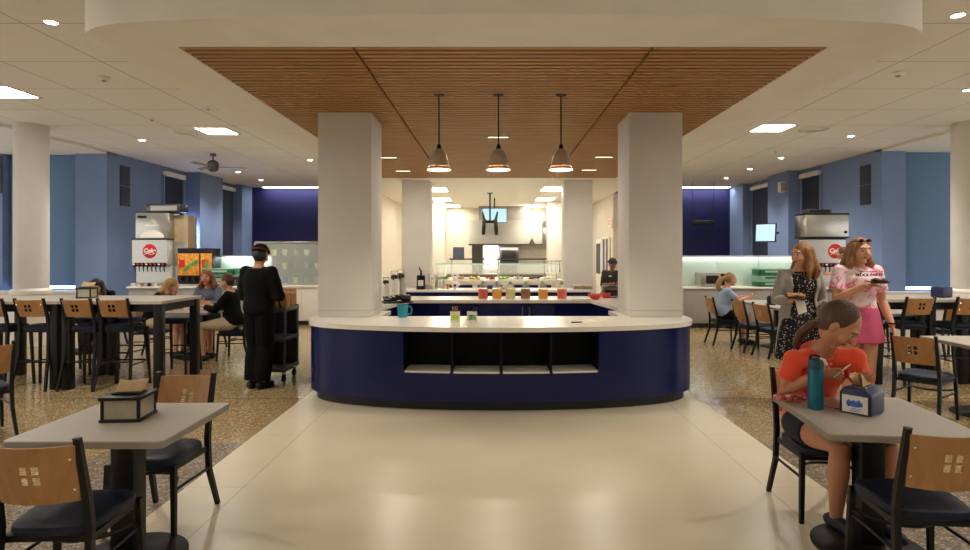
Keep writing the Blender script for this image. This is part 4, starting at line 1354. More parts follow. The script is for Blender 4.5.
for (cy, cz, a, bb) in ((0.03, 0.062, 0.013, 0.02), (0.005, 0.066, 0.017, 0.014), (-0.02, 0.064, 0.012, 0.021), (0.0, 0.05, 0.02, 0.008), (-0.035, 0.06, 0.006, 0.014)):
    lg.ell((-W_ / 2 - 0.0045, cy, cz), (0.001, a, bb), seg=12, ringn=6)
lg.build('emblem', M['logo'], cardo)
for k in range(3):
    MB().box((-W_ / 2 - 0.0045, -0.01 + 0.005 * k, 0.035 - 0.008 * k), (0.001, 0.05, 0.0025)).build('text_line', M['logo'], cardo)
napkin(t, 0.15)
t = thing('napkin_dispenser', 'dark navy napkin box on the bar table at the picture edge', 'napkin dispenser', (5.78, 7.85, 1.07), 0.3)
MB().box((0, 0, 0.07), (0.2, 0.16, 0.14), 0.02, seg=3).build('shell', M['dispenserblue'], t)
MB().box((0, 0, 0.142), (0.13, 0.08, 0.006)).build('slot_plate', M['darksteel'], t)
# teal bottle
t = thing('water_bottle', 'tall teal metal water bottle standing by the girl in orange', 'bottle', (1.785, 3.47, 0.75))
MB().lathe([(0.0, 0), (0.037, 0), (0.041, 0.006), (0.042, 0.02), (0.042, 0.215), (0.04, 0.228), (0.0, 0.23)], (0, 0, 0), 28).build('bottle_body', M['teal'], t)
MB().lathe([(0.039, 0.228), (0.04, 0.236), (0.04, 0.268), (0.036, 0.285), (0.02, 0.295), (0, 0.296)], (0, 0, 0), 24).build('lid', mat('teal lid', (10, 74, 92), 0.4), t)
MB().tube([(0.02, -0.02, 0.29), (0.036, -0.028, 0.283), (0.043, -0.03, 0.262)], 0.009, 8).build('button', M['white'], t)
MB().tube([(-0.032, 0, 0.285), (-0.03, 0, 0.306), (0.0, 0, 0.31), (0.02, 0, 0.3)], 0.006, 8).build('carry_loop', M['blackplastic'], t)
M['wrap'] = mat('pink wrapper', (214, 110, 104), 0.6, var=0.35, scale=30)
w = MB()
random.seed(3)
for k in range(16):
    a = random.uniform(0, 6.28)
    w.ell((random.uniform(-0.085, 0.085), random.uniform(-0.035, 0.035), random.uniform(0.01, 0.042)), (random.uniform(0.018, 0.03), random.uniform(0.014, 0.024), random.uniform(0.008, 0.02)), Matrix.Rotation(a, 3, 'Z') @ Matrix.Rotation(random.uniform(-0.4, 0.4), 3, 'Y'), seg=7, ringn=5)
tag(w.build('snack_wrapper', M['wrap'], loc=(1.72, 3.6, 0.75), smooth=25), 'crumpled pink wrapper of food left of teal bottle'.replace('left of', 'beside'), 'wrapper')
t = thing('snack', 'small yellow snack on its wrapper between bottle and napkin box', 'snack', (1.88, 3.62, 0.75))
MB().ell((0, 0, 0.018), (0.026, 0.02, 0.018)).ell((0.03, 0.01, 0.014), (0.018, 0.016, 0.014)).build('snack_body', mat('yellow snack', (214, 176, 60), 0.6, var=0.2, scale=30), t)
t = thing('fork', 'dark fork lying on the grey table beside the navy napkin box', 'fork', (1.865, 3.49, 0.752), -0.9)
MB().tube([(-0.08, 0, 0.003), (0.03, 0, 0.004), (0.045, 0, 0.004)], [0.004, 0.003, 0.009], 8, flat=0.4).build('handle', M['blackplastic'], t)
for k in range(4):
    MB().tube([(0.048, -0.008 + 0.0053 * k, 0.004), (0.085, -0.008 + 0.0053 * k, 0.005)], 0.0018, 6).build('tine', M['blackplastic'], t)
# group table things
t = thing('drink_cup', 'red tumbler on the table of the seated group', 'cup', (-4.72, 9.35, 0.75))
MB().lathe([(0.0, 0), (0.034, 0), (0.044, 0.17), (0.04, 0.17), (0.03, 0.01), (0, 0.01)], (0, 0, 0), 18).build('cup_body', M['red'], t)
MB().lathe([(0.037, 0.01), (0.04, 0.13), (0, 0.13)], (0, 0, 0), 14).build('drink', mat('dark drink', (60, 24, 16), 0.2), t)
t = thing('drink_cup', 'white tumbler on the table of the seated group', 'cup', (-4.87, 9.35, 0.75))
MB().lathe([(0.0, 0), (0.034, 0), (0.044, 0.15), (0.04, 0.15), (0.03, 0.01), (0, 0.01)], (0, 0, 0), 18).build('cup_body', M['white'], t)
MB().tube([(0.01, 0, 0.1), (0.03, 0, 0.22)], 0.004, 6).build('straw', M['white'], t)
def plate_thing(lb, x, y, z, r, m, group=None, food=None):
    t = thing('plate', lb, 'plate', (x, y, z), 0, group)
    MB().lathe([(0.0, 0.002), (r * 0.6, 0), (r * 0.68, 0.005), (r, 0.018), (r * 0.99, 0.021), (r * 0.66, 0.009), (0.0, 0.006)], (0, 0, 0), 28).build('plate_body', m, t)
    return t
plate_thing('white plate with leftovers on the seated group table', -4.62, 9.55, 0.75, 0.12, M['white'])
f = MB()
for k in range(7):
    f.ell((random.uniform(-0.05, 0.05), random.uniform(-0.05, 0.05), 0.015), (0.02, 0.016, 0.012), seg=8, ringn=5)
tag(f.build('leftovers', M['salad'], loc=(-4.62, 9.55, 0.757)), 'leftover scraps on the white plate of the seated group', 'food', kind='stuff')
t = thing('condiment_stand', 'black condiment stand on the light blue girl table', 'caddy', (4.72, 10.4, 0.75))
MB().box((0, 0, 0.01), (0.14, 0.1, 0.02), 0.005).build('base', M['blackplastic'], t)
for k in range(2):
    b = MB().lathe([(0.0, 0.02), (0.028, 0.02), (0.028, 0.13), (0.014, 0.16), (0, 0.165)], (-0.035 + 0.07 * k, 0, 0), 14).build('shaker', M['greyfront'] if k else M['blackplastic'], t)
MB().tube([(0, 0, 0.02), (0, 0, 0.2)], 0.006, 6).build('carry_post', M['black'], t)

# ------------------------------------------------------------------ side counters, backsplash, machines
def side_counter(label, x0, x1, y, group=None, n=4, front='greyfront'):
    t = thing('wall_counter', label, 'counter', ((x0 + x1) / 2, y, 0))
    w = x1 - x0
    MB().span((-w / 2, -0.03, 0.86), (w / 2, 0.7, 0.9), 0.006).build('worktop', M['quartz'], t)
    MB().span((-w / 2 + 0.02, 0.02, 0.1), (w / 2 - 0.02, 0.68, 0.86)).build('cabinet_body', M[front], t)
    MB().span((-w / 2 + 0.04, 0.06, 0), (w / 2 - 0.04, 0.66, 0.1)).build('plinth', M['plinth'], t)
    for k in range(n):
        a0 = -w / 2 + 0.03 + k * (w - 0.06) / n
        d = MB().span((a0 + 0.004, 0.004, 0.13), (a0 + (w - 0.06) / n - 0.004, 0.021, 0.84), 0.003).build('door', M[front], t)
    return t
def backsplash(label, x0, x1, y, n, pw):
    t = thing('glass_screen', label, 'screen', ((x0 + x1) / 2, y, 0.9))
    w = x1 - x0
    for k in range(n):
        a0 = -w / 2 + k * w / n
        MB().span((a0 + 0.006, 0, 0.0), (a0 + w / n - 0.006, 0.014, 0.67), 0.002).build('glass_panel', M['frost'], t)
    MB().span((-w / 2, -0.06, 0.67), (w / 2, 0.03, 0.69)).build('top_rail', M['white'], t)
    lamp('AREA', 'splash_fill_lamp', (0, -0.045, 0.665), pw * w, (0.93, 1.0, 0.95), w - 0.1, t, sy=0.02)  # added lamp that brightens the splashback; the rail holds no real strip
    MB().span((-w / 2, 0.016, 0.0), (w / 2, 0.03, 0.67)).build('back_board', M['white'], t)
    return t
side_counter('pale grey counter with white top under the microwave', 4.1, 7.0, 13.2, n=4)
backsplash('pale green glass splashback behind the microwave and green crates', 4.1, 7.0, 13.86, 3, 0.35)
side_counter('pale counter under the glass display case behind cart', -5.2, -3.75, 13.7, n=2, front='white')
side_counter('white counter carrying soda machine and juice machine', -8.3, -5.25, 13.45, n=5, front='greyfront')
backsplash('pale blue glass splashback behind green crates near man in black', -6.5, -5.3, 14.1, 2, 1.4)
# microwave
t = thing('microwave', 'steel microwave oven on the pale grey counter', 'microwave', (at(710, 280, 13.5).x, 13.5, 0.9))
MB().span((-0.27, -0.18, 0.01), (0.27, 0.2, 0.31), 0.01).build('body', M['steel'], t)
d = MB().span((-0.2, -0.2, 0.03), (0.16, -0.18, 0.29), 0.005).build('door', M['steel'], t)
MB().span((-0.16, -0.205, 0.07), (0.12, -0.199, 0.25)).build('door_window', M['blackplastic'], d)
MB().span((0.17, -0.195, 0.03), (0.26, -0.18, 0.29)).build('control_panel', M['blackplastic'], t)
MB().tube([(0.145, -0.2, 0.06), (0.145, -0.23, 0.08), (0.145, -0.23, 0.24), (0.145, -0.2, 0.26)], 0.008, 6).build('handle', M['steel'], d)
# crates
def crate(lb, x, y, z, m, group, w=0.6, h=0.13):
    t = thing('crate', lb, 'crate', (x, y, z), 0, group)
    c = MB()
    d = 0.4
    for s in (-1, 1):
        c.box((0, s * (d / 2 - 0.01), h / 2), (w, 0.02, h), 0.004)
        c.box((s * (w / 2 - 0.01), 0, h / 2), (0.02, d, h), 0.004)
    c.box((0, 0, 0.01), (w - 0.02, d - 0.02, 0.016))
    c.build('crate_body', m, t)
    r = MB()
    r.box((0, 0, h - 0.012), (w + 0.02, d + 0.02, 0.02), 0.004)
    r.build('lid', M['palegreen'] if m is M['green'] else M['green'], t)
    MB().box((0, -d / 2 - 0.003, h * 0.5), (w * 0.55, 0.006, h * 0.35), 0.002).build('label_strip', M['palegreen'] if m is M['green'] else M['green'], t)
    return t
for side, px, nm in ((1, 768, 'on pale grey counter behind cardigan woman'), (-1, 222, 'behind the seated group')):
    Y = 13.5 if side > 0 else 13.75
    x = at(px, 280, Y).x
    for k, (lv, m) in enumerate((('bottom', M['green']), ('middle', M['palegreen']), ('topmost', M['green']))):
        crate('%s crate of the green crate stack %s' % (lv, nm), x, Y, 0.9 + k * 0.136, m, 'green crates ' + nm, w=0.55 if side > 0 else 0.72)
# soda machine
def logo_disc(parent, loc, r, rz=0.0):
    d = MB().lathe([(r, -0.006), (r, 0.0), (r * 0.96, 0.004), (0, 0.004)], (0, 0, 0), 36, rot=Matrix.Rotation(PI / 2, 4, 'X')).build('emblem_disc', M['red'], parent, loc=loc, rz=rz)
    text_mesh('Coke', r * 0.78, M['white'], 'emblem_lettering', d, (0.0, -0.006, 0.01), (PI / 2, 0, 0), shear=0.25, bold=0.006)
    wv = MB().tube([(-r * 0.7, -0.006, -r * 0.45), (-r * 0.2, -0.006, -r * 0.3), (r * 0.2, -0.006, -r * 0.48), (r * 0.7, -0.006, -r * 0.3)], 0.008, 6)
    wv.build('emblem_wave', M['white'], d)
def soda_machine(lb, x, y, ex=0.0):
    t = thing('soda_machine', lb, 'soda machine', (x, y, 0.9))
    w = 0.8
    b = MB().span((-w / 2, -0.05, 0.48), (w / 2, 0.4, 1.05), 0.01)
    b.span((-w / 2, 0.1, 0.05), (w / 2, 0.4, 0.5))
    b.build('body', M['white'], t)
    MB().span((-w / 2 - 0.005, -0.06, 1.05), (w / 2 + 0.02, 0.41, 1.075)).build('cap_rail', M['blackplastic'], t)
    MB().span((-w / 2, -0.06, 0.49), (w / 2, -0.045, 1.04)).build('front_panel', M['steel'], t)
    MB().span((-w / 2, -0.12, 0.0), (w / 2, 0.4, 0.07), 0.006).build('drip_tray', M['steel'], t)
    MB().span((-w / 2 + 0.02, 0.09, 0.08), (w / 2 - 0.02, 0.1, 0.46)).build('splash_panel', M['steel'], t)
    logo_disc(t, (ex, -0.064, 0.79), 0.16)
    for k in range(8):
        xk = -w / 2 + 0.07 + k * (w - 0.14) / 7
        v = MB().span((xk - 0.03, -0.11, 0.44), (xk + 0.03, -0.02, 0.53), 0.008).build('valve', M['blackplastic'], t)
        MB().box((xk, -0.113, 0.495), (0.045, 0.006, 0.035)).build('brand_tile', M['red'] if k % 3 else M['white'], v)
        MB().tube([(xk, -0.06, 0.44), (xk, -0.07, 0.38), (xk, -0.05, 0.33)], [0.014, 0.012, 0.01], 6).build('nozzle', M['blackplastic'], v)
    return t
sx = at(152, 260, 13.65).x
soda_machine('white soda fountain with round red emblem beside juice machine', sx, 13.62)
def ice_bin(lb, x, y, z, w, h):
    t = thing('ice_machine', lb, 'ice machine', (x, y, z))
    MB().span((-w / 2, -0.05, 0), (w / 2, 0.42, h), 0.012).build('body', M['steel'], t)
    MB().span((-w / 2, -0.055, h - 0.015), (w / 2, 0.425, h + 0.006)).build('top_rail', M['blackplastic'], t)
    MB().span((-w / 2 + 0.05, -0.056, h - 0.14), (-w / 2 + 0.25, -0.049, h - 0.08)).build('brand_plate', M['blackplastic'], t)
    arc = [(w * 0.36 * math.cos(a), w * 0.22 * math.sin(a)) for a in [PI * i / 14 for i in range(15)]]
    bmx = bmesh.new()
    f = bmx.faces.new([bmx.verts.new((px, -0.052, 0.02 + pz)) for px, pz in arc])
    e = bmesh.ops.extrude_face_region(bmx, geom=[f])
    bmesh.ops.translate(bmx, vec=(0, -0.006, 0), verts=[v for v in e['geom'] if isinstance(v, bmesh.types.BMVert)])
    MB().bm(bmx).build('scoop_arc', M['white'], t)
    em = MB()
    for k in range(3):
        r = 0.05 + 0.025 * k
        em.tube([(r * math.cos(a), -0.054, h * 0.55 + r * math.sin(a)) for a in [PI * i / 10 for i in range(11)]], 0.005, 5)
    em.box((0, -0.054, h * 0.5), (0.3, 0.005, 0.03))
    em.build('etched_emblem', M['white'], t)
    return t
ice_bin('steel ice machine on top of soda fountain near juice machine', sx + 0.05, 13.62, 1.976, 0.76, 0.6)
t = thing('ice_machine', 'tan sided steel compressor box on top of ice machine', 'ice machine', (at(168, 212, 13.8).x, 13.72, 2.585))
MB().span((-0.4, -0.1, 0), (0.36, 0.3, 0.18), 0.01).build('body', M['darksteel'], t)
MB().span((-0.3, -0.105, 0.03), (0.3, -0.098, 0.14)).build('grille', M['steel'], t)
t = thing('ice_machine', 'tan side cabinet standing against the soda fountain', 'cabinet', (at(178, 240, 13.8).x + 0.06, 13.8, 0.9))
MB().span((-0.17, 0.0, 0), (0.17, 0.42, 1.62), 0.01).build('body', mat('tan panel', (166, 146, 116), 0.5, var=0.06), t)
MB().span((-0.16, -0.012, 0.06), (0.16, 0.0, 1.0), 0.004).build('door', M['steel'], t)
t.name = 'side_cabinet'
# cups on the soda counter
for k in range(5):
    x = -8.15 + k * 0.16
    t = thing('cup_stack', 'stack of %s cups before the soda fountain' % ['white', 'brown', 'black-rimmed', 'cream', 'grey'][k], 'cups', (x, 13.48, 0.9), 0, 'cup stacks on the soda counter')
    m = [M['white'], M['cardboard'], M['blackplastic'], M['offwhite'], M['greyfront']][k]
    MB().lathe([(0.035, 0), (0.028, 0.05), (0.045, 0.05), (0.036, 0.055), (0.046, 0.07), (0.03, 0.075), (0, 0.075)], (0, 0, 0), 14).build('cup_body', m, t)
# juice machine
t = thing('juice_machine', 'juice machine with orange and green picture panels', 'juice machine', (at(195, 266, 13.6).x, 13.6, 0.9))
MB().span((-0.4, 0.0, 0.0), (0.4, 0.4, 0.86), 0.012).build('body', M['blackplastic'], t)
for x0, x1, m1, nm in ((-0.385, 0.1, 'a', 'wide'), (0.13, 0.385, 'b', 'narrow')):
    p = MB().span((x0, -0.012, 0.24), (x1, 0.0, 0.74), 0.003).build('picture_panel', M['orange'], t)
    lf = MB()
    cx_ = (x0 + x1) / 2
    for k in range(3):
        lf.ell((cx_ + 0.09 * (k - 0.5) if m1 == 'a' else cx_, -0.014, 0.4 + 0.07 * k), (0.1 if m1 == 'a' else 0.06, 0.003, 0.05), Matrix.Rotation(-0.6, 3, 'Y'), seg=12, ringn=6)
    lf.build('leaf_picture', M['leaf'], p)
    MB().span((x0 + 0.03, -0.016, 0.42), (x0 + 0.16, -0.012, 0.6)).build('red_picture', M['red'], p)
MB().span((-0.4, -0.14, 0.0), (0.4, 0.0, 0.05), 0.006).build('drip_tray', M['steel'], t)
for k in range(5):
    MB().span((-0.33 + k * 0.15, -0.05, 0.12), (-0.27 + k * 0.15, 0.0, 0.22), 0.006).build('tap', M['blackplastic'], t)
# the mirrored drink machines on the other wall
side_counter('counter with white top carrying the steel drink dispenser', 7.05, 8.3, 13.0, n=2, front='greyfront')
rx = at(826, 240, 13.3).x
t = soda_machine('white soda fountain with round red emblem behind the two women', rx, 13.3, 0.17)
t2 = thing('ice_machine', 'wide steel ice machine topping the soda fountain behind the two women', 'ice machine', (rx, 13.3, 1.98))
MB().span((-0.48, -0.08, 0), (0.46, 0.42, 0.53), 0.015).build('body', M['steel'], t2)
MB().span((-0.49, -0.09, 0.51), (0.47, 0.43, 0.55), 0.006).build('top_rail', M['blackplastic'], t2)
MB().span((-0.49, -0.09, -0.0), (0.47, 0.43, 0.03), 0.004).build('bottom_rail', M['blackplastic'], t2)
MB().span((0.36, -0.088, 0.1), (0.42, -0.08, 0.16)).build('button', M['blackplastic'], t2)
for k in range(4):
    MB().ell((0.3 + k * 0.035, -0.082, 0.44), (0.008, 0.004, 0.008), seg=8, ringn=4).build('indicator', M['white'], t2)
t = thing('compressor_box', 'small dark box resting on the wide steel ice machine', 'box', (rx - 0.05, 13.55, 2.532))
MB().span((-0.3, -0.12, 0), (0.25, 0.12, 0.1), 0.008).build('body', M['darksteel'], t)
MB().span((-0.25, -0.125, 0.02), (0.2, -0.118, 0.08)).build('grille', M['blackplastic'], t)
# wall screen
p_ = at(765, 233, 16.6)
t = thing('wall_screen', 'lit wall screen on a tilted arm by the blue pier', 'screen', (p_.x, 16.55, p_.z), -0.75)
R = Matrix.Rotation(-0.12, 4, 'X')
MB().box((0, 0, 0), (0.55, 0.06, 0.52), 0.01, rot=R).build('bezel', M['blackplastic'], t)
MB().box((0, -0.034, 0.004), (0.5, 0.004, 0.46), rot=R).build('display', M['screen'], t)
MB().tube([(0.0, 0.03, 0), (0.1, 0.16, 0.0), (0.26, 0.2, 0)], 0.03, 8).build('wall_arm', M['black'], t)
t = thing('wall_speaker', 'small white speaker high on the blue pier', 'speaker', (XR - 0.44, 16.9, 3.5))
MB().box((0, 0, 0), (0.18, 0.16, 0.3), 0.02).build('body', M['white'], t)
MB().box((0, -0.083, 0), (0.14, 0.006, 0.25), 0.01).build('grille', M['greyfront'], t)
# glass display case behind the man in black
t = thing('display_case', 'glass fronted display case of tableware behind the man in black', 'display case', (at(285, 265, 14.1).x + 0.05, 14.1, 0.9))
fw, fh = 1.55, 1.02
fr = MB()
fr.span((-fw / 2, -0.02, 0), (fw / 2, 0.02, 0.04), 0.008).span((-fw / 2, -0.02, fh - 0.04), (fw / 2, 0.02, fh), 0.008)
for s in (-1, 1):
    fr.span((min(s * fw / 2, s * (fw / 2 - 0.04)), -0.02, 0), (max(s * fw / 2, s * (fw / 2 - 0.04)), 0.02, fh), 0.008)
fr.build('frame', M['steel'], t)
MB().span((-fw / 2 + 0.04, -0.004, 0.04), (fw / 2 - 0.04, 0.004, fh - 0.04)).build('glass_pane', M['glass'], t)
bx = MB().span((-fw / 2, 0.02, 0), (fw / 2, 0.55, 0.03)).span((-fw / 2, 0.53, 0), (fw / 2, 0.56, fh)).span((-fw / 2, 0.02, fh - 0.03), (fw / 2, 0.55, fh))
for s in (-1, 1):
    bx.span((min(s * fw / 2, s * (fw / 2 - 0.02)), 0.02, 0), (max(s * fw / 2, s * (fw / 2 - 0.02)), 0.55, fh))
bx.build('cabinet_body', M['darksteel'], t)
for z in (0.36, 0.68):
    MB().span((-fw / 2 + 0.03, 0.1, z), (fw / 2 - 0.03, 0.5, z + 0.015)).build('shelf', M['glass'], t)
lamp('AREA', 'case_light', (0, 0.25, fh - 0.05), 1.5, KWARM, 1.3, t, sy=0.1)
dx, dy = t.location.x, t.location.y
cols = [M['white'], M['bluebowl'], M['lime'], M['jar'], M['steel']]
nm = ['white', 'blue', 'lime', 'clear', 'steel']
pos = ['lowest level', 'middle shelf', 'top shelf']
for lv, z in enumerate((0.93, 0.9 + 0.375, 0.9 + 0.695)):
    for k in range(5):
        q = thing('tumbler', '%s tumbler on the %s of the display case' % (nm[(k + lv) % 5], pos[lv]), 'cup', (dx - 0.4 + 0.26 * k, dy + 0.25, z), 0, 'tumblers in the display case')
        MB().lathe([(0.0, 0), (0.05, 0), (0.07, 0.14), (0.064, 0.14), (0.045, 0.01), (0, 0.01)], (0, 0, 0), 14).build('cup_body', cols[(k + lv) % 5], q)
# bottles on the splashback ledge side
for k in range(3):
    q = thing('syrup_bottle', ['dark', 'amber', 'red'][k] + ' capped syrup bottle on counter before the pale blue splashback', 'bottle', (-5.75 + 0.14 * k, 13.95, 0.9), 0, 'syrup bottles by the splashback')
    MB().lathe([(0.0, 0), (0.04, 0), (0.042, 0.2), (0.02, 0.27), (0.015, 0.34), (0, 0.34)], (0, 0, 0), 14).build('bottle_body', [M['blackplastic'], M['orange'], M['red']][k], q)
    MB().lathe([(0.018, 0.33), (0.018, 0.37), (0, 0.372)], (0, 0, 0), 12).build('cap', M['white'], q)
# service cart
t = thing('service_cart', 'dark grey open service cart on casters beside the man in black', 'cart', (-2.93, 7.86, 0), 0.0)
w, d, h = 0.42, 0.52, 0.96
fr = MB()
fr.span((-w / 2, -d / 2, 0.14), (-w / 2 + 0.03, d / 2, h))
fr.span((w / 2 - 0.03, d / 2 - 0.08, 0.14), (w / 2, d / 2, h))
fr.span((w / 2 - 0.03, -d / 2, 0.14), (w / 2, -d / 2 + 0.05, h))
fr.span((-w / 2, d / 2 - 0.03, 0.14), (w / 2, d / 2, h))
fr.build('frame', mat('cart plastic', (62, 62, 64), 0.5, var=0.08), t)
for z in (0.14, 0.52, 0.9):
    MB().span((-w / 2 - 0.01, -d / 2 - 0.01, z), (w / 2 + 0.01, d / 2 + 0.01, z + 0.05), 0.012).build('shelf', mat('cart shelf', (78, 78, 80), 0.5, var=0.08), t)
for sx in (-1, 1):
    for sy in (-1, 1):
        c = MB().box((sx * (w / 2 - 0.04), sy * (d / 2 - 0.06), 0.12), (0.04, 0.06, 0.05), 0.008).build('caster', M['steel'], t)
        MB().lathe([(0.0, -0.016), (0.045, -0.016), (0.05, -0.008), (0.05, 0.008), (0.045, 0.016), (0, 0.016)], (sx * (w / 2 - 0.04), sy * (d / 2 - 0.06), 0.05), 18, rot=Matrix.Rotation(PI / 2, 4, 'Y')).build('wheel', M['blackplastic'], c)
MB().tube([(-0.15, -d / 2, 0.96), (-0.15, -d / 2 - 0.06, 1.06), (0.15, -d / 2 - 0.06, 1.06), (0.15, -d / 2, 0.96)], 0.014, 8).build('push_handle', M['blackplastic'], t)
def carton(lb, x, y, z, w, d, h, rz):
    t = thing('carton', lb, 'box', (x, y, z), rz, 'cartons on the service cart')
    MB().span((-w / 2, -d / 2, 0), (w / 2, d / 2, h), 0.004).build('box_body', M['cardboard'], t)
    MB().span((-0.02, -d / 2 - 0.001, h - 0.001), (0.02, d / 2 + 0.001, h + 0.001)).build('tape', M['pulp'], t)
    MB().span((-w / 2 + 0.04, -d / 2 - 0.002, h * 0.3), (w / 2 - 0.06, -d / 2, h * 0.7)).build('print', M['orange'], t)
    return t
carton('brown printed carton on top of service cart, nearer its handle', -2.88, 7.74, 0.95, 0.3, 0.2, 0.18, 0.1)
carton('brown printed carton on top of service cart, farther from its handle', -2.9, 7.99, 0.95, 0.32, 0.22, 0.22, 0.0)
# ------------------------------------------------------------------ people
SK = {}
SK['fair'] = mat('fair skin', (214, 158, 128), 0.55, var=0.03, scale=8)
SK['tan'] = mat('tan skin', (196, 136, 104), 0.55, var=0.03, scale=8)
SK['brown'] = mat('brown skin', (150, 98, 72), 0.55, var=0.03, scale=8)
M['iris'] = mat('eye dark', (44, 30, 24), 0.25)
M['sclera'] = mat('eye white', (214, 204, 196), 0.3)
M['lip'] = mat('lips', (174, 92, 84), 0.45)
M['brow'] = mat('brow', (92, 62, 42), 0.7)
def hair_mat(name, c):
    t = NT(name)
    co = t.coords('Object', (60, 60, 6))
    nz = t.n('ShaderNodeTexNoise')
    nz.inputs['Scale'].default_value = 2.0
    nz.inputs['Detail'].default_value = 3
    t.l(co, nz.inputs['Vector'])
    b = rgb(*c)
    t.l(t.ramp(nz.outputs['Fac'], [(0.3, tuple(x * 0.55 for x in b[:3]) + (1,)), (0.7, tuple(min(1, x * 1.3) for x in b[:3]) + (1,))]), t.b.inputs['Base Color'])
    t.b.inputs['Roughness'].default_value = 0.45
    t.bump(nz.outputs['Fac'], 0.6, 0.01)
    return t.m
H = {'brown': hair_mat('brown hair', (84, 54, 36)), 'blond': hair_mat('blond hair', (176, 136, 84)), 'sandy': hair_mat('sandy hair', (150, 106, 64)), 'black': hair_mat('black hair', (22, 18, 18)), 'red': hair_mat('auburn hair', (130, 72, 40))}
C = {}
C['orange'] = mat('orange jersey', (244, 84, 48), 0.85, var=0.03, scale=10, sheen=0.2)
C['black'] = mat('black cloth', (9, 9, 10), 0.9, var=0.15, spec=0.2)
C['blacktop'] = mat('black knit', (12, 12, 14), 0.9, var=0.15, spec=0.2)
C['navyshort'] = mat('navy shorts', (26, 30, 48), 0.85)
C['grey'] = mat('grey knit', (160, 154, 146), 0.95, var=0.06, scale=60, sheen=0.3)
C['greyblue'] = mat('grey blue top', (104, 112, 132), 0.9, var=0.08)
C['lightblue'] = mat('light blue cotton', (160, 182, 214), 0.9, var=0.04)
C['beige'] = mat('beige cotton', (196, 176, 142), 0.9, var=0.05)
C['pink'] = mat('pink skirt', (200, 84, 118), 0.85, var=0.05)
C['white'] = mat('white cotton', (226, 220, 214), 0.9, var=0.03)
C['chef'] = mat('charcoal uniform', (44, 38, 38), 0.85, var=0.08)
C['shoe'] = mat('black shoe', (22, 22, 24), 0.6)
C['shoenavy'] = mat('navy shoe', (30, 36, 56), 0.6)
C['sole'] = mat('white sole', (196, 192, 186), 0.6)
def dotted():
    t = NT('black dotted dress')
    co = t.coords('Object', (1, 1, 1))
    v = t.n('ShaderNodeTexVoronoi')
    v.inputs['Scale'].default_value = 42
    t.l(co, v.inputs['Vector'])
    d = t.math('LESS_THAN', v.outputs['Distance'], 0.26)
    t.l(t.mix(d, rgb(20, 19, 22), rgb(206, 202, 196)), t.b.inputs['Base Color'])
    t.b.inputs['Roughness'].default_value = 0.85
    return t.m
C['dots'] = dotted()
def tiedye():
    t = NT('pink tie dye cotton')
    co = t.coords('Object', (1, 1, 1))
    n1 = t.n('ShaderNodeTexNoise')
    n1.inputs['Scale'].default_value = 9
    n1.inputs['Detail'].default_value = 5
    n1.inputs['Distortion'].default_value = 1.4
    t.l(co, n1.inputs['Vector'])
    t.l(t.ramp(n1.outputs['Fac'], [(0.42, rgb(240, 222, 222)), (0.54, rgb(240, 206, 212)), (0.6, rgb(226, 86, 124)), (0.66, rgb(238, 180, 194))]), t.b.inputs['Base Color'])
    t.b.inputs['Roughness'].default_value = 0.9
    return t.m
C['tiedye'] = tiedye()

STAND = dict(pelvis=(0, 0, .93), neck=(0, -.01, 1.43), head=(0, .03, 1.575), shR=(.172, -.01, 1.375), elR=(.225, -.03, 1.1), wrR=(.235, .06, .87),
             hipR=(.088, 0, .9), knR=(.095, .02, .49), anR=(.1, -.03, .085), toR=(.12, .13, .035))
SIT = dict(pelvis=(0, -.06, .565), neck=(0, -.03, 1.04), head=(0, .03, 1.19), shR=(.165, -.03, .985), elR=(.21, .06, .76), wrR=(.14, .28, .79),
           hipR=(.095, -.04, .55), knR=(.115, .38, .525), anR=(.11, .36, .085), toR=(.12, .52, .035))
def pose(base, s=1.0, **ov):
    J = {}
    for k, v in base.items():
        J[k] = V(v) * s
        if k.endswith('R'):
            J[k[:-1] + 'L'] = V((-v[0], v[1], v[2])) * s
    for k, v in ov.items():
        J[k] = V(v)
    return J
FEM = [(-.16, .06, .07, 0), (-.08, .148, .105, -.012), (.03, .172, .12, -.018), (.15, .166, .115, -.012), (.35, .130, .096, .0), (.5, .136, .102, .008), (.64, .150, .122, .024), (.77, .152, .115, .018), (.89, .135, .085, .0), (.97, .085, .065, -.004), (1.04, .052, .054, -.004)]
MAL = [(-.16, .06, .07, 0), (-.08, .148, .105, -.01), (.03, .165, .118, -.012), (.15, .162, .118, -.004), (.35, .155, .115, .006), (.5, .162, .118, .008), (.64, .172, .124, .01), (.77, .174, .118, .006), (.89, .15, .09, .0), (.97, .09, .07, -.004), (1.04, .058, .06, -.004)]
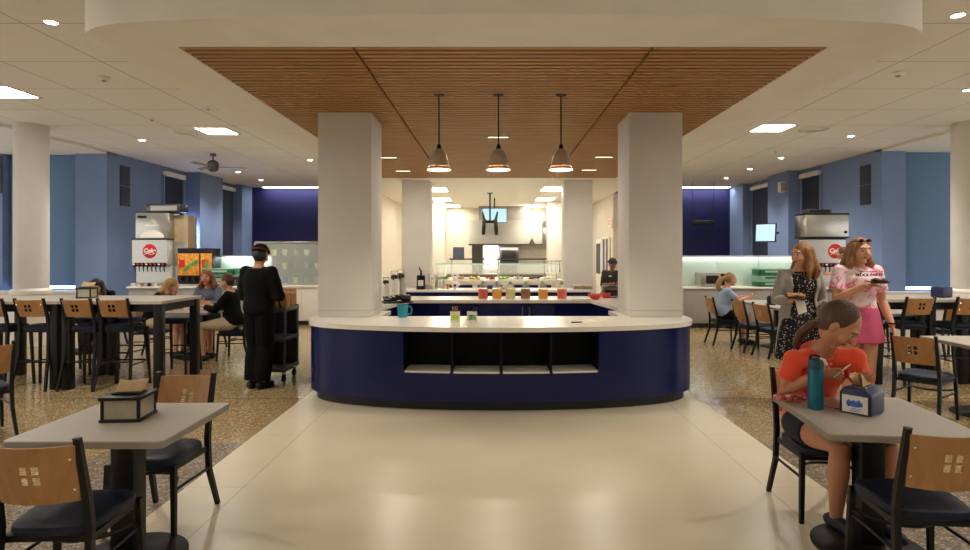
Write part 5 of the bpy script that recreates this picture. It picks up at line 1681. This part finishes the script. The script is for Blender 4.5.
def torso_rings(J, prof, t0, t1, infl, s=1.0, n=20):
    P, N = J['pelvis'], J['neck']
    Mi = J.get('mid', P.lerp(N, 0.5))
    out = []
    def sample(t):
        for (a, b) in zip(prof, prof[1:]):
            if a[0] <= t <= b[0]:
                k = (t - a[0]) / (b[0] - a[0])
                return [a[i] + (b[i] - a[i]) * k for i in range(4)]
        return prof[0] if t < prof[0][0] else prof[-1]
    ts = sorted(set([t0, t1] + [p[0] for p in prof if t0 < p[0] < t1]))
    for t in ts:
        _, w, d, fo = sample(t)
        def cpt(t):
            if t < 0:
                return P + (Mi - P) * (2 * t)
            if t > 1:
                return N + (N - Mi) * (2 * (t - 1))
            return P * (1 - t) ** 2 + (2 * Mi - (P + N) / 2) * 2 * t * (1 - t) + N * t * t
        c = cpt(t)
        up = (cpt(t + .02) - cpt(t - .02)).normalized()
        Lx = (J['hipR'] - J['hipL']).normalized().lerp((J['shR'] - J['shL']).normalized(), min(max(t, 0), 1))
        Lx = (Lx - up * Lx.dot(up)).normalized()
        Fw = up.cross(Lx)
        c = c + Fw * fo * s
        out.append([c + Lx * math.cos(2 * PI * k / n) * (w * s + infl) + Fw * math.sin(2 * PI * k / n) * (d * s + infl) for k in range(n)])
    return out
def limb_path(pts, rad, frac, start=0.0):
    """first part of a joint chain: frac counts whole segments"""
    op, orr = [], []
    m = int(frac)
    for i in range(min(m, len(pts) - 1) + 1):
        op.append(pts[i])
        orr.append(rad[i])
    if frac > m and m < len(pts) - 1:
        k = frac - m
        op.append(pts[m].lerp(pts[m + 1], k))
        orr.append(rad[m] + (rad[m + 1] - rad[m]) * k)
    return op, orr
ARM_R = [.052, .046, .037, .039, .026]
LEG_R = [.088, .078, .054, .055, .034]
def chain5(a, b, c, k1=.5, k2=.3):
    return [a, a.lerp(b, k1), b, b.lerp(c, k2), c]
def hand(mb, wrist, d, thumb, curl, s=1.0):
    d = d.normalized()
    th = (thumb - d * thumb.dot(d)).normalized()
    nrm = d.cross(th)
    mb.tube([wrist - d * .01, wrist + d * .03 * s, wrist + d * .085 * s], [.024 * s, .036 * s, .037 * s], 12, flat=.42, side=th)
    L = [.072, .08, .075, .06]
    for i in range(4):
        b = wrist + d * (.082 if i in (1, 2) else .076) * s + th * (.0285 - .019 * i) * s
        dd = (d + th * (.12 - .08 * i)).normalized()
        p = [b - dd * .02, b]
        ang = 0
        for q in range(3):
            ang += curl * (0.6, 1.0, .7)[q]
            v = dd * math.cos(ang) + nrm * math.sin(ang)
            p.append(p[-1] + v * L[i] * s * (.45, .32, .23)[q])
        mb.tube(p, [.0088 * s, .009 * s, .0085 * s, .008 * s, .0068 * s], 8)
    b = wrist + d * .025 * s + th * .028 * s
    mb.tube([b - th * .012, b + (th * .75 + d * .6 + nrm * .25).normalized() * .035 * s, b + (th * .75 + d * .6 + nrm * .25).normalized() * .035 * s + (th * .35 + d * .8 + nrm * .5).normalized() * .032 * s], [.013 * s, .0105 * s, .008 * s], 8)
def head_frame(f, u):
    f = V(f).normalized()
    u = V(u)
    u = (u - f * u.dot(f)).normalized()
    r = f.cross(u)
    return Matrix((r, f, u)).transposed()      # columns: right, forward, up
def person(name, label, loc, rz, J, prof=FEM, s=1.0, skin='fair', hf=(0, 1, -.05), hu=(0, 0, 1), clothes=(), hair=None, voxel=.009, hands=None, curl=.45, group=None, shoes='shoe', thick=1.0, hs=1.0):
    S = s * hs
    mb = MB()
    mb.rings(torso_rings(J, prof, -.16, 1.04, 0, s))
    Rh = head_frame(hf, hu)
    hc = J['head']
    nk = J['neck']
    mb.tube([nk.lerp(J['pelvis'], .06), nk.lerp(hc, .35), hc + Rh @ V((0, -.02, -.04)) * s], [.06 * s, .05 * s, .052 * s], 12)
    def shape(p):
        q = p.copy()
        if q.z < 0:
            k = -q.z
            q.x *= 1 - .3 * k * k
            q.y = q.y * (1 - .18 * k * k) + .10 * k * k
        else:
            q.y -= .06 * q.z
        return q
    mb.ell(hc, (.075 * S, .096 * S, .122 * S), Rh, 24, 18, fn=shape)
    mb.tube([hc + Rh @ V((0, .088, .022)) * S, hc + Rh @ V((0, .107, -.012)) * S, hc + Rh @ V((0, .113, -.024)) * S], [.008 * S, .011 * S, .0135 * S], 8)
    mb.tube([hc + Rh @ V((-.018, .082, -.056)) * S, hc + Rh @ V((0, .088, -.055)) * S, hc + Rh @ V((.018, .082, -.056)) * S], [.007 * S, .009 * S, .007 * S], 8)
    mb.ell(hc + Rh @ V((0, .064, -.1)) * S, (.024 * S, .02 * S, .018 * S), Rh, 10, 8)
    mb.tube([hc + Rh @ V((-.045, .076, .036)) * S, hc + Rh @ V((0, .088, .034)) * S, hc + Rh @ V((.045, .076, .036)) * S], .011 * S, 8)
    for sd in (-1, 1):
        mb.ell(hc + Rh @ V((sd * .078, -.008, -.004)) * S, (.011 * S, .02 * S, .033 * S), Rh, 10, 8)
        mb.ell(hc + Rh @ V((sd * .04, .062, -.03)) * S, (.03 * S, .026 * S, .026 * S), Rh, 10, 8)
    chains = {}
    for sd in 'RL':
        arm = chain5(J['sh' + sd], J['el' + sd], J['wr' + sd])
        leg = chain5(J['hip' + sd], J['kn' + sd], J['an' + sd], .5, .32)
        ar = [r * s * thick for r in ARM_R]
        lr = [r * s * thick for r in LEG_R]
        chains[sd] = (arm, ar, leg, lr)
        ch = J['neck'].lerp(J['pelvis'], .13)
        mb.tube([ch.lerp(J['sh' + sd], .35)] + arm, [.055 * s] + ar, 12)
        mb.tube(leg, lr, 14)
        an, to = J['an' + sd], J['to' + sd]
        fd = (to - an)
        fd.z = 0
        fd.normalize()
        mb.tube([an, an - fd * .02 + V((0, 0, -.03))], [.034 * s, .033 * s], 10)
        mb.tube([V((an.x, an.y, .042)) - fd * .04, V((an.x, an.y, .045)) + fd * .06, V((to.x, to.y, .03))], [.034 * s, .036 * s, .024 * s], 10, flat=.9)
        hd = (hands or {}).get(sd)
        fdir = (J['wr' + sd] - J['el' + sd]).normalized()
        d = V(hd[0]) if hd else fdir
        thv = V(hd[1]) if hd else V((-.3 if sd == 'R' else .3, .8, .5))
        cu = curl if sd == 'L' else -curl
        # palm turns so that the curl closes inward
        hand(mb, J['wr' + sd], d, thv, (hd[2] if hd and len(hd) > 2 else cu), s)
    me = remeshed(mb, name, [SK[skin], M['sclera'], M['iris'], M['lip'], M['brow']], voxel, 4)
    inv = Rh.transposed()
    for p in me.polygons:
        q = inv @ (V(p.center) - hc) / S
        if q.y > .05 and abs(q.z) < .09 and abs(q.x) < .06:
            ex = abs(q.x) - .033
            if (ex / .008) ** 2 + ((q.z - .008) / .007) ** 2 < 1:
                p.material_index = 2
            elif (ex / .016) ** 2 + ((q.z - .008) / .008) ** 2 < 1:
                p.material_index = 1
            elif abs(ex) < .019 and abs(q.z - .034 + ex * ex * 12) < .0045:
                p.material_index = 4
            elif (q.x / .026) ** 2 + ((q.z + .056) / .0085) ** 2 < 1:
                p.material_index = 3
    o = bpy.data.objects.new(name, me)
    COL.objects.link(o)
    o.location = loc
    o.rotation_euler = (0, 0, rz)
    tag(o, label, 'person', group)
    def child(nm, m, mbx, vx, it=4):
        c = bpy.data.objects.new(nm, remeshed(mbx, nm, m, vx, it))
        COL.objects.link(c)
        c.parent = o
        return c
    for c in clothes:
        cm = MB()
        infl = c.get('infl', .012)
        if 'torso' in c:
            t0, t1 = c['torso']
            cm.rings(torso_rings(J, prof, t0, t1, infl, s))
        for sd in 'RL':
            arm, ar, leg, lr = chains[sd]
            if c.get('sleeve'):
                p, r = limb_path(arm, ar, c['sleeve'] * 2)
                loose = c.get('loose', 0)
                ch = J['neck'].lerp(J['pelvis'], .13)
                cm.tube([ch.lerp(J['sh' + sd], .35)] + p, [(.055) * s + infl * .6] + [x + infl * .8 + loose * i / len(r) for i, x in enumerate(r)], 14, caps=False)
                cm.ell(J['sh' + sd], (.056 * s + infl * .7,) * 3, seg=12, ringn=8)
            if c.get('legs'):
                p, r = limb_path(leg, lr, c['legs'] * 2)
                loose = c.get('loose', 0)
                cm.tube(p, [x + infl + loose * i / 4 for i, x in enumerate(r)], 16, caps=False)
                cm.ell(p[0], (lr[0] + infl * .9,) * 3, seg=12, ringn=8)
        if 'skirt' in c:
            zt, zh, wt, wh = c['skirt']
            px, py = J['pelvis'].x, J['pelvis'].y
            rr = []
            for i in range(8):
                k = i / 7
                z = zt + (zh - zt) * k
                w_ = wt + (wh - wt) * k ** .7
                rr.append([V((px + w_ * math.cos(a) * (1 + .035 * k * math.sin(a * 7)), py + .72 * w_ * math.sin(a) * (1 + .05 * k * math.sin(a * 7 + 1)), z)) for a in [2 * PI * q / 40 for q in range(40)]])
            cm.rings(rr)
        child(c['name'], c['mat'], cm, c.get('voxel', voxel * 1.2), c.get('it', 4))
    for sd in 'RL':
        if shoes:
            an, to = J['an' + sd], J['to' + sd]
            fd = (to - an)
            fd.z = 0
            fd.normalize()
            sm = MB().tube([V((an.x, an.y, .052)) - fd * .05, V((an.x, an.y, .056)) + fd * .04, V((to.x, to.y, .04))], [.044 * s, .046 * s, .034 * s], 12, flat=.95)
            child('shoe', C[shoes], sm, .009)
            so_ = MB()
            sd2 = V((-fd.y, fd.x, 0))
            ring = []
            for q in range(18):
                a = 2 * PI * q / 18
                kx = math.cos(a)
                cpt = V((an.x, an.y, 0)).lerp(V((to.x, to.y, 0)), .5) + fd * (-.01)
                ring.append(cpt + fd * kx * ((to - an).length * .5 + .055) + sd2 * math.sin(a) * .043 * s)
            so_.rings([[p + V((0, 0, .001)) for p in ring], [p + V((0, 0, .02)) for p in ring]])
            so_.build('shoe_sole', C['sole' if shoes == 'shoenavy' else 'shoe'], o)
    if hair:
        hm = MB()
        st = hair['style']
        W = lambda x, y, z: hc + Rh @ V((x, y, z)) * S
        if st != 'under_cap':
            hm.ell(W(0, -.028, .024) if st == 'tied' else W(0, -.022, .024), (.084 * S, .101 * S, .112 * S) if st == 'tied' else (.088 * S, .106 * S, .114 * S), Rh, 22, 16)
        else:
            hm.ell(W(0, -.03, -.01), (.081 * S, .088 * S, .085 * S), Rh, 18, 12)
        if st == 'long':
            ln = hair.get('len', .26)
            for sd in (-1, 1):
                for (x, y, dx, dy, r) in ((.07, .0, .03, .02, .036), (.068, -.045, .03, -.03, .042), (.03, -.08, .03, -.04, .046)):
                    a = W(sd * x, y, .05)
                    b = W(sd * (x + .012), y - .01, -.06)
                    e = b + V((0, 0, -1)) * ln * .55 + Rh @ V((sd * dx, dy, 0))
                    g = b + V((0, 0, -1)) * ln + Rh @ V((sd * dx * .6, dy * .7, 0))
                    hm.tube([a, b, e, g], [r * S, r * 1.05 * S, r * .95 * S, r * .45 * S], 10)
        if 'tail' in hair:
            tl = [V(p) for p in hair['tail']]
            n = len(tl)
            rad = hair.get('tail_r', .034)
            hm.tube(tl, [rad * (.75 + .5 * math.sin(PI * min(1, (i + .4) / (n - .4)))) * (1 if i < n - 1 else .35) for i in range(n)], 12)
            hm.ell(tl[0], (rad * .8,) * 3, seg=10, ringn=8)
        child('hair', H[hair['col']], hm, hair.get('voxel', .009), 3)
        if 'tail' in hair and hair.get('tie'):
            child('hair_tie', hair['tie'], MB().tube([tl[0] - (tl[1] - tl[0]) * .12, tl[0] + (tl[1] - tl[0]) * .12], rad * .92, 12), .006)
    return o, Rh, hc

# girl in orange at the near table
J = pose(SIT, 1.0, pelvis=(0, .02, .565), neck=(-.05, -.215, 1.075), head=(-.045, -.36, 1.225),
         shR=(-.225, -.19, .995), shL=(.1, -.275, 1.02), elR=(-.27, -.15, .79), wrR=(-.135, -.32, .935), elL=(.2, -.2, .79), wrL=(.055, -.36, .925),
         hipR=(-.1, -.0, .55), hipL=(.1, -.0, .55), knR=(-.1, -.46, .535), knL=(.175, -.46, .535), anR=(-.035, -.31, .09), anL=(.2, -.34, .09), toR=(-.01, -.47, .035), toL=(.23, -.5, .035), mid=(-.02, -.04, .84))
gx, gy = 1.99, 3.87
girl, Rg, hg = person('person', 'seated girl in orange t-shirt looking down at the near grey table', (gx, gy, 0), 0, J, s=.97, hs=1.12, skin='tan', hf=(.58, -.5, -.72), hu=(.4, -.35, .75),
    clothes=[dict(name='t_shirt', mat=C['orange'], torso=(.0, .965), sleeve=.58, infl=.014, loose=.012, voxel=.009),
             dict(name='shorts', mat=C['navyshort'], torso=(-.16, .18), legs=.4, infl=.012)],
    hair=dict(style='tied', col='brown', tail=[(-.115, -.30, 1.25), (-.15, -.235, 1.215), (-.178, -.175, 1.15), (-.18, -.13, 1.08), (-.165, -.12, 1.03)], tail_r=.023, voxel=.007),
    voxel=.0065, thick=1.1, shoes='shoenavy',
    hands={'R': ((.72, -.5, .12), (.2, -.25, .9), .7), 'L': ((-.1, -.8, .1), (-.8, -.1, .5), -.5)})

t = thing('plastic_fork', 'white plastic fork in the hand of the girl in orange', 'fork', (gx - .07, gy - .41, .965))
MB().tube([(-.035, .0, -.03), (.01, -.01, .01), (.03, -.014, .03)], [.003, .003, .007], 8, flat=.5).build('handle', M['white'], t)
for k in range(3):
    MB().tube([(.03, -.02 + .005 * k, .03), (.05, -.023 + .005 * k, .046)], .0016, 6).build('tine', M['white'], t)

# woman in cardigan
J = pose(STAND, 1.035, elR=(.255, .0, 1.14), wrR=(.21, .22, 1.17), elL=(-.255, -.03, 1.13), wrL=(-.2, .15, 1.0))
cw, Rc, hcw = person('person', 'woman in grey cardigan and black dotted dress holding a plate', (3.2, 6.42, 0), PI, J, s=1.035, hf=(.95, .3, -.1),
    clothes=[dict(name='dress', mat=C['dots'], torso=(-.1, .945), infl=.012, skirt=(1.12, .52, .15, .27)),
             dict(name='leggings', mat=C['black'], legs=1.9, infl=.006)],
    hair=dict(style='long', col='sandy', len=.2), voxel=.008, hands={'R': ((-.1, .95, .1), (.9, .1, .2), .25)})
# open cardigan: a thick shell round back and sides plus sleeves
def shell(J, prof, t0, t1, infl, th, a0, a1, s, drop=None, flare=0.0):
    inner = torso_rings(J, prof, t0, t1, infl, s, 40)
    outer = torso_rings(J, prof, t0, t1, infl + th, s, 40)
    n0, n1 = int(a0 / 360 * 40), int(a1 / 360 * 40)
    rows = []
    if drop:
        b_i, b_o = inner[0], outer[0]
        ci = sum(b_i, V((0, 0, 0))) / 40
        add_i, add_o = [], []
        for k in range(4, 0, -1):
            f = 1 + flare * k / 4
            dz = V((0, 0, -drop * k / 4))
            add_i.append([ci + (p - ci) * f + dz for p in b_i])
            add_o.append([ci + (p - ci) * f + dz for p in b_o])
        inner, outer = add_i + inner, add_o + outer
    for ri, ro in zip(inner, outer):
        idx = [(k % 40) for k in range(n0, n1 + 1)]
        rows.append([ro[k] for k in idx] + [ri[k] for k in reversed(idx)])
    return MB().rings(rows)
cd = shell(J, FEM, .0, .96, .02, .014, 128, 412, 1.035, drop=.38, flare=.22)
for sd in 'RL':
    arm = chain5(J['sh' + sd], J['el' + sd], J['wr' + sd])
    p, r = limb_path(arm, [x * 1.035 for x in ARM_R], 3.7)
    ch = J['neck'].lerp(J['pelvis'], .13)
    cd.tube([ch.lerp(J['sh' + sd], .4)] + p, [.062] + [x + .016 for x in r], 14)
c = bpy.data.objects.new('cardigan', remeshed(cd, 'cardigan', C['grey'], .009, 9))
COL.objects.link(c)
c.parent = cw

# woman in tie-dye
J = pose(STAND, 1.06, elR=(.26, .04, 1.18), wrR=(.09, .25, 1.33), elL=(-.262, -.03, 1.16), wrL=(-.285, .09, .92))
tw, Rt, ht = person('person', 'woman in pink tie-dye t-shirt and pink skirt holding a dark plate', (3.66, 6.15, 0), PI, J, s=1.06, hf=(-.08, 1, -.06), thick=1.08,
    clothes=[dict(name='t_shirt', mat=C['tiedye'], torso=(-.15, .96), sleeve=.66, infl=.024, loose=.02),
             dict(name='skirt', mat=C['pink'], skirt=(1.1, .74, .18, .25))],
    hair=dict(style='long', col='sandy', len=.13), voxel=.008, hands={'R': ((-.45, .8, .1), (.8, .4, .2), .25), 'L': ((0, .15, -1), (.1, 1, .1), .4)})
M['print'] = mat('dark shirt print', (52, 40, 44), 0.7)
pr = MB()
for k in range(2):
    pr.box((-.02, .165, 1.345 - .03 * k), (.19 - .04 * k, .004, .008 if k == 0 else .02))
# sunglasses pushed up on her hair
sg = MB()
for sd in (-1, 1):
    sg.ell(ht + Rt @ V((sd * .038, .06, .104)) * 1.06, (.03, .012, .02), Rt @ Matrix.Rotation(-.7, 3, 'X'), 12, 8)
sg.tube([ht + Rt @ V((-.1, -.02, .09)), ht + Rt @ V((-.07, .06, .104)), ht + Rt @ V((.07, .06, .104)), ht + Rt @ V((.1, -.02, .09))], .005, 6)
sgo = sg.build('sunglasses', mat('glossy dark lens', (60, 44, 40), 0.08, 0.4))
sgo.location = tw.location
sgo.rotation_euler = tw.rotation_euler
tag(sgo, 'glossy sunglasses pushed up on the hair of tie-dye woman', 'sunglasses')
wb = MB().tube([J['wrL'] + V((0.034 * math.cos(a), 0.034 * math.sin(a), .02)) for a in [2 * PI * k / 14 for k in range(15)]], .008, 6, caps=False)
wb.build('wristband', C['black'], tw)
tx = text_mesh('BLOCK PARTY', .042, M['print'], 'shirt_print', tw, (.0, .178, 1.43), (PI / 2, 0, PI), depth=.004)
MB().box((0, .17, 1.462), (.16, .004, .008)).build('shirt_print_line', M['print'], tw)

# plates they hold
M['darkplate'] = mat('dark plate', (46, 40, 40), 0.4)
pc = V((3.2 - .2, 6.42 - .325, 1.2))
plate_thing('dark oval plate in the hand of cardigan woman', pc.x, pc.y, pc.z - .01, .125, M['darkplate'])
f = MB()
random.seed(11)
for k in range(16):
    f.ell((random.uniform(-.07, .07), random.uniform(-.06, .06), random.uniform(.01, .03)), (.026, .022, .018), seg=8, ringn=6)
tag(f.build('food', mat('sandwich food', (206, 140, 86), .6, var=.5, scale=30), loc=pc), 'orange and brown food on plate of cardigan woman', 'food', kind='stuff')
n = MB()
n.add([(0, 0, 0), (.1, -.01, -.03), (.11, -.03, -.13), (.02, -.04, -.16), (0, .004, 0), (.1, -.006, -.03), (.11, -.026, -.13), (.02, -.036, -.16)], [(0, 1, 2, 3), (7, 6, 5, 4), (0, 4, 5, 1), (1, 5, 6, 2), (2, 6, 7, 3), (3, 7, 4, 0)])
tag(n.build('napkin', M['offwhite'], loc=(pc.x - .02, pc.y + .0, pc.z - .015), smooth=0), 'crumpled pale napkin hanging below the plate of cardigan woman', 'napkin')
pt_ = V((3.66 - .0, 6.15 - .335, 1.365))
plate_thing('small dark plate held at the chest of tie-dye woman', pt_.x, pt_.y, pt_.z - .01, .105, M['darkplate'])
f = MB()
for k in range(12):
    f.ell((random.uniform(-.06, .06), random.uniform(-.05, .05), random.uniform(.01, .03)), (.022, .02, .016), seg=8, ringn=6)
tag(f.build('food', mat('dark brown food', (84, 56, 44), .6, var=.4, scale=30), loc=pt_), 'dark brown food on plate of tie-dye woman', 'food', kind='stuff')

# man in black at the cart
J = pose(STAND, 1.03, elR=(.26, .0, 1.13), wrR=(.24, .25, 1.15), elL=(-.24, .02, 1.12), wrL=(-.02, .3, 1.15), hipR=(.075, 0, .92), hipL=(-.075, 0, .92), knR=(.07, .02, .5), knL=(-.07, .02, .5), anR=(.06, -.03, .085), anL=(-.08, -.03, .085), toR=(.08, .13, .035), toL=(-.1, .13, .035))
mn, Rm, hm_ = person('person', 'man in black uniform and cap seen from behind at the cart', (-2.95, 7.35, 0), -.25, J, prof=MAL, s=1.04, skin='tan', hf=(-.12, .9, -.3), thick=1.1,
    clothes=[dict(name='shirt', mat=C['black'], torso=(-.14, .99), sleeve=1.3, infl=.03, loose=.02),
             dict(name='trousers', mat=C['black'], torso=(-.16, .2), legs=1.98, infl=.02, loose=.035)],
    hair=dict(style='under_cap', col='black'), hands={'R': ((.0, .9, -.1), (-.8, .2, .4), -.4)})
def cap(o, hc, Rh, m, band, s=1.04, brim=True):
    W = lambda x, y, z: hc + Rh @ V((x, y, z)) * s
    k = MB()
    def dome(p):
        q = p.copy()
        q.z = max(q.z, 0.0)
        return q
    k.ell(W(0, -.015, .045), (.094 * s, .112 * s, .094 * s), Rh, 24, 16, fn=dome)
    k.build('cap', m, o)
    b = MB()
    b.tube([W(.093 * math.cos(a), -.015 + .111 * math.sin(a), .048) for a in [2 * PI * q / 28 for q in range(29)]], .011, 8, caps=False)
    b.build('cap_band', band, o)
    if brim:
        br = MB()
        br.rings([[W(.07 * math.cos(a), .07 + .1 * max(0, math.sin(a)) * r_ + .0, z_) for a in [2 * PI * q / 20 for q in range(20)]] for r_, z_ in ((1, .05), (1, .058))])
        br.build('cap_brim', m, o)
cap(mn, hm_, Rm, C['black'], mat('dark red band', (92, 40, 36), .8), brim=False)

# seated group
GL = 'people seated around the small table'
J = pose(SIT, 1.0, neck=(0, .14, 1.0), head=(0, .25, 1.12), shR=(.16, .11, .95), shL=(-.16, .11, .95), elR=(.2, .25, .77), elL=(-.2, .25, .77), wrR=(.1, .42, .82), wrL=(-.1, .42, .82), mid=(0, -.02, .8))
person('person', 'blonde woman in dark top leaning over the small table behind bar table', (-5.42, 9.5, 0), -PI / 2, J, hf=(0, .9, -.35), clothes=[dict(name='top', mat=C['blacktop'], torso=(0, .96), sleeve=1.2, infl=.014), dict(name='shorts', mat=C['beige'], torso=(-.16, .15), legs=.85, infl=.012)], hair=dict(style='long', col='blond', len=.1), group=GL)
J = pose(SIT, 1.03, elR=(.21, .12, .78), elL=(-.21, .12, .78), wrR=(.1, .3, .84), wrL=(-.1, .3, .84))
person('person', 'woman with auburn hair in grey blue top facing the room', (-4.95, 10.22, 0), PI, J, s=1.03, skin='tan', clothes=[dict(name='top', mat=C['greyblue'], torso=(0, .96), sleeve=1.7, infl=.016), dict(name='trousers', mat=C['black'], torso=(-.16, .15), legs=1.95, infl=.012)], hair=dict(style='long', col='red', len=.14), group=GL)
J = pose(SIT, 1.02, neck=(0, .0, 1.05), head=(0, .06, 1.2), elR=(.21, .14, .78), elL=(-.21, .14, .78), wrR=(.12, .36, .83), wrL=(-.12, .36, .83))
person('person', 'ponytailed woman in black top and beige trousers beside man in black', (-4.16, 9.3, 0), PI / 2, J, s=1.02, hf=(0, .95, -.3), clothes=[dict(name='top', mat=C['blacktop'], torso=(-.1, .97), sleeve=1.9, infl=.02), dict(name='trousers', mat=C['beige'], torso=(-.16, .1), legs=1.3, infl=.014)], hair=dict(style='tied', col='brown', tail=[(0, -.06, 1.26), (0, -.11, 1.26), (0, -.14, 1.2), (0, -.14, 1.12), (0, -.13, 1.06)], tail_r=.036), group=GL)
J = pose(SIT, .98, neck=(.02, .16, .98), head=(.06, .29, 1.08), shR=(.17, .13, .93), shL=(-.15, .13, .93), elR=(.2, .26, .78), elL=(-.2, .26, .78), wrR=(.1, .4, .8), wrL=(-.06, .42, .8), mid=(0, -.02, .8))
person('person', 'black haired person in black leaning low behind the silver napkin box', (-7.0, 10.6, 0), PI + .5, J, s=1.0, skin='tan', hf=(.1, .8, -.5), clothes=[dict(name='top', mat=C['blacktop'], torso=(-.05, .97), sleeve=1.8, infl=.018), dict(name='trousers', mat=C['black'], torso=(-.16, .1), legs=1.9, infl=.014)], hair=dict(style='long', col='black', len=.18))
# girl in light blue
J = pose(SIT, .98, neck=(0, .02, 1.03), head=(0, .1, 1.17), elR=(.2, .16, .8), elL=(-.2, .16, .8), wrR=(.1, .38, .86), wrL=(-.1, .42, .86))
person('person', 'blonde girl in light blue t-shirt seated at the long table', (4.12, 10.88, 0), -PI / 2, J, s=.98, hf=(0, .95, -.1), clothes=[dict(name='t_shirt', mat=C['lightblue'], torso=(-.1, .96), sleeve=.7, infl=.022, loose=.015), dict(name='shorts', mat=C['black'], torso=(-.16, .1), legs=.4, infl=.014)], hair=dict(style='tied', col='blond', tail=[(0, -.02, 1.2), (0, -.09, 1.17), (0, -.12, 1.1), (0, -.13, 1.02), (0, -.12, .95)], tail_r=.042))
# attendant behind the counter
J = pose(STAND, .9, elR=(.21, .05, 1.0), elL=(-.21, .05, 1.0), wrR=(.1, .24, 1.02), wrL=(-.1, .24, 1.02))
ck, Rk, hk = person('person', 'kitchen attendant in dark uniform and cap behind the back counter', (2.36, 12.35, 0), PI, J, prof=MAL, s=.92, skin='brown', hf=(0, .9, -.35), clothes=[dict(name='uniform_jacket', mat=C['chef'], torso=(-.1, .97), sleeve=1.1, infl=.024), dict(name='trousers', mat=C['black'], torso=(-.16, .1), legs=1.95, infl=.016)], hair=dict(style='under_cap', col='black'))
cap(ck, hk, Rk, C['chef'], C['chef'], .95)
MB().box((.07, .142, 1.18), (.06, .006, .022)).build('name_badge', M['white'], ck)
# person in white by the far soda fountain
J = pose(STAND, 1.04, elR=(.22, .08, 1.16), wrR=(.1, .3, 1.2))
person('person', 'person in white shirt with brown hair facing the far soda fountain', (7.22, 12.5, 0), .75, J, s=1.04, skin='tan', hf=(-.2, .95, 0), clothes=[dict(name='shirt', mat=C['white'], torso=(-.05, .97), sleeve=.7, infl=.022, loose=.015), dict(name='trousers', mat=C['navyshort'], torso=(-.16, .15), legs=1.95, infl=.014)], hair=dict(style='short', col='brown'))
# ------------------------------------------------------------------ daylight, camera, view
lamp('AREA', 'window_daylight', (XL + 0.12, 16.97, 1.85), 16, (0.75, 0.87, 1.0), 0.12, sy=1.2, rot=(PI / 2, 0, 0))
wd = bpy.data.worlds.new('World')
scn.world = wd
wd.use_nodes = True
wd.node_tree.nodes['Background'].inputs[0].default_value = (1.0, 0.98, 0.95, 1)
wd.node_tree.nodes['Background'].inputs[1].default_value = 0.6
scn.cycles.diffuse_bounces = 8
scn.cycles.max_bounces = 14
cam = bpy.data.cameras.new('Camera')
cam.sensor_fit = 'HORIZONTAL'
cam.sensor_width = 36.0
cam.lens = F / 970 * 36
cam.shift_x = -(CX - 485) / 970
cam.shift_y = -(275 - CY) / 970
cam.clip_start = 0.05
co = bpy.data.objects.new('Camera', cam)
COL.objects.link(co)
co.location = (CAMX, 0, CAMZ)
co.rotation_euler = (PI / 2, 0, 0)
scn.camera = co
vs = scn.view_settings
vs.view_transform = 'Standard'
vs.look = 'None'
vs.gamma = 1
vs.use_curve_mapping = False
vs.exposure = 1.45
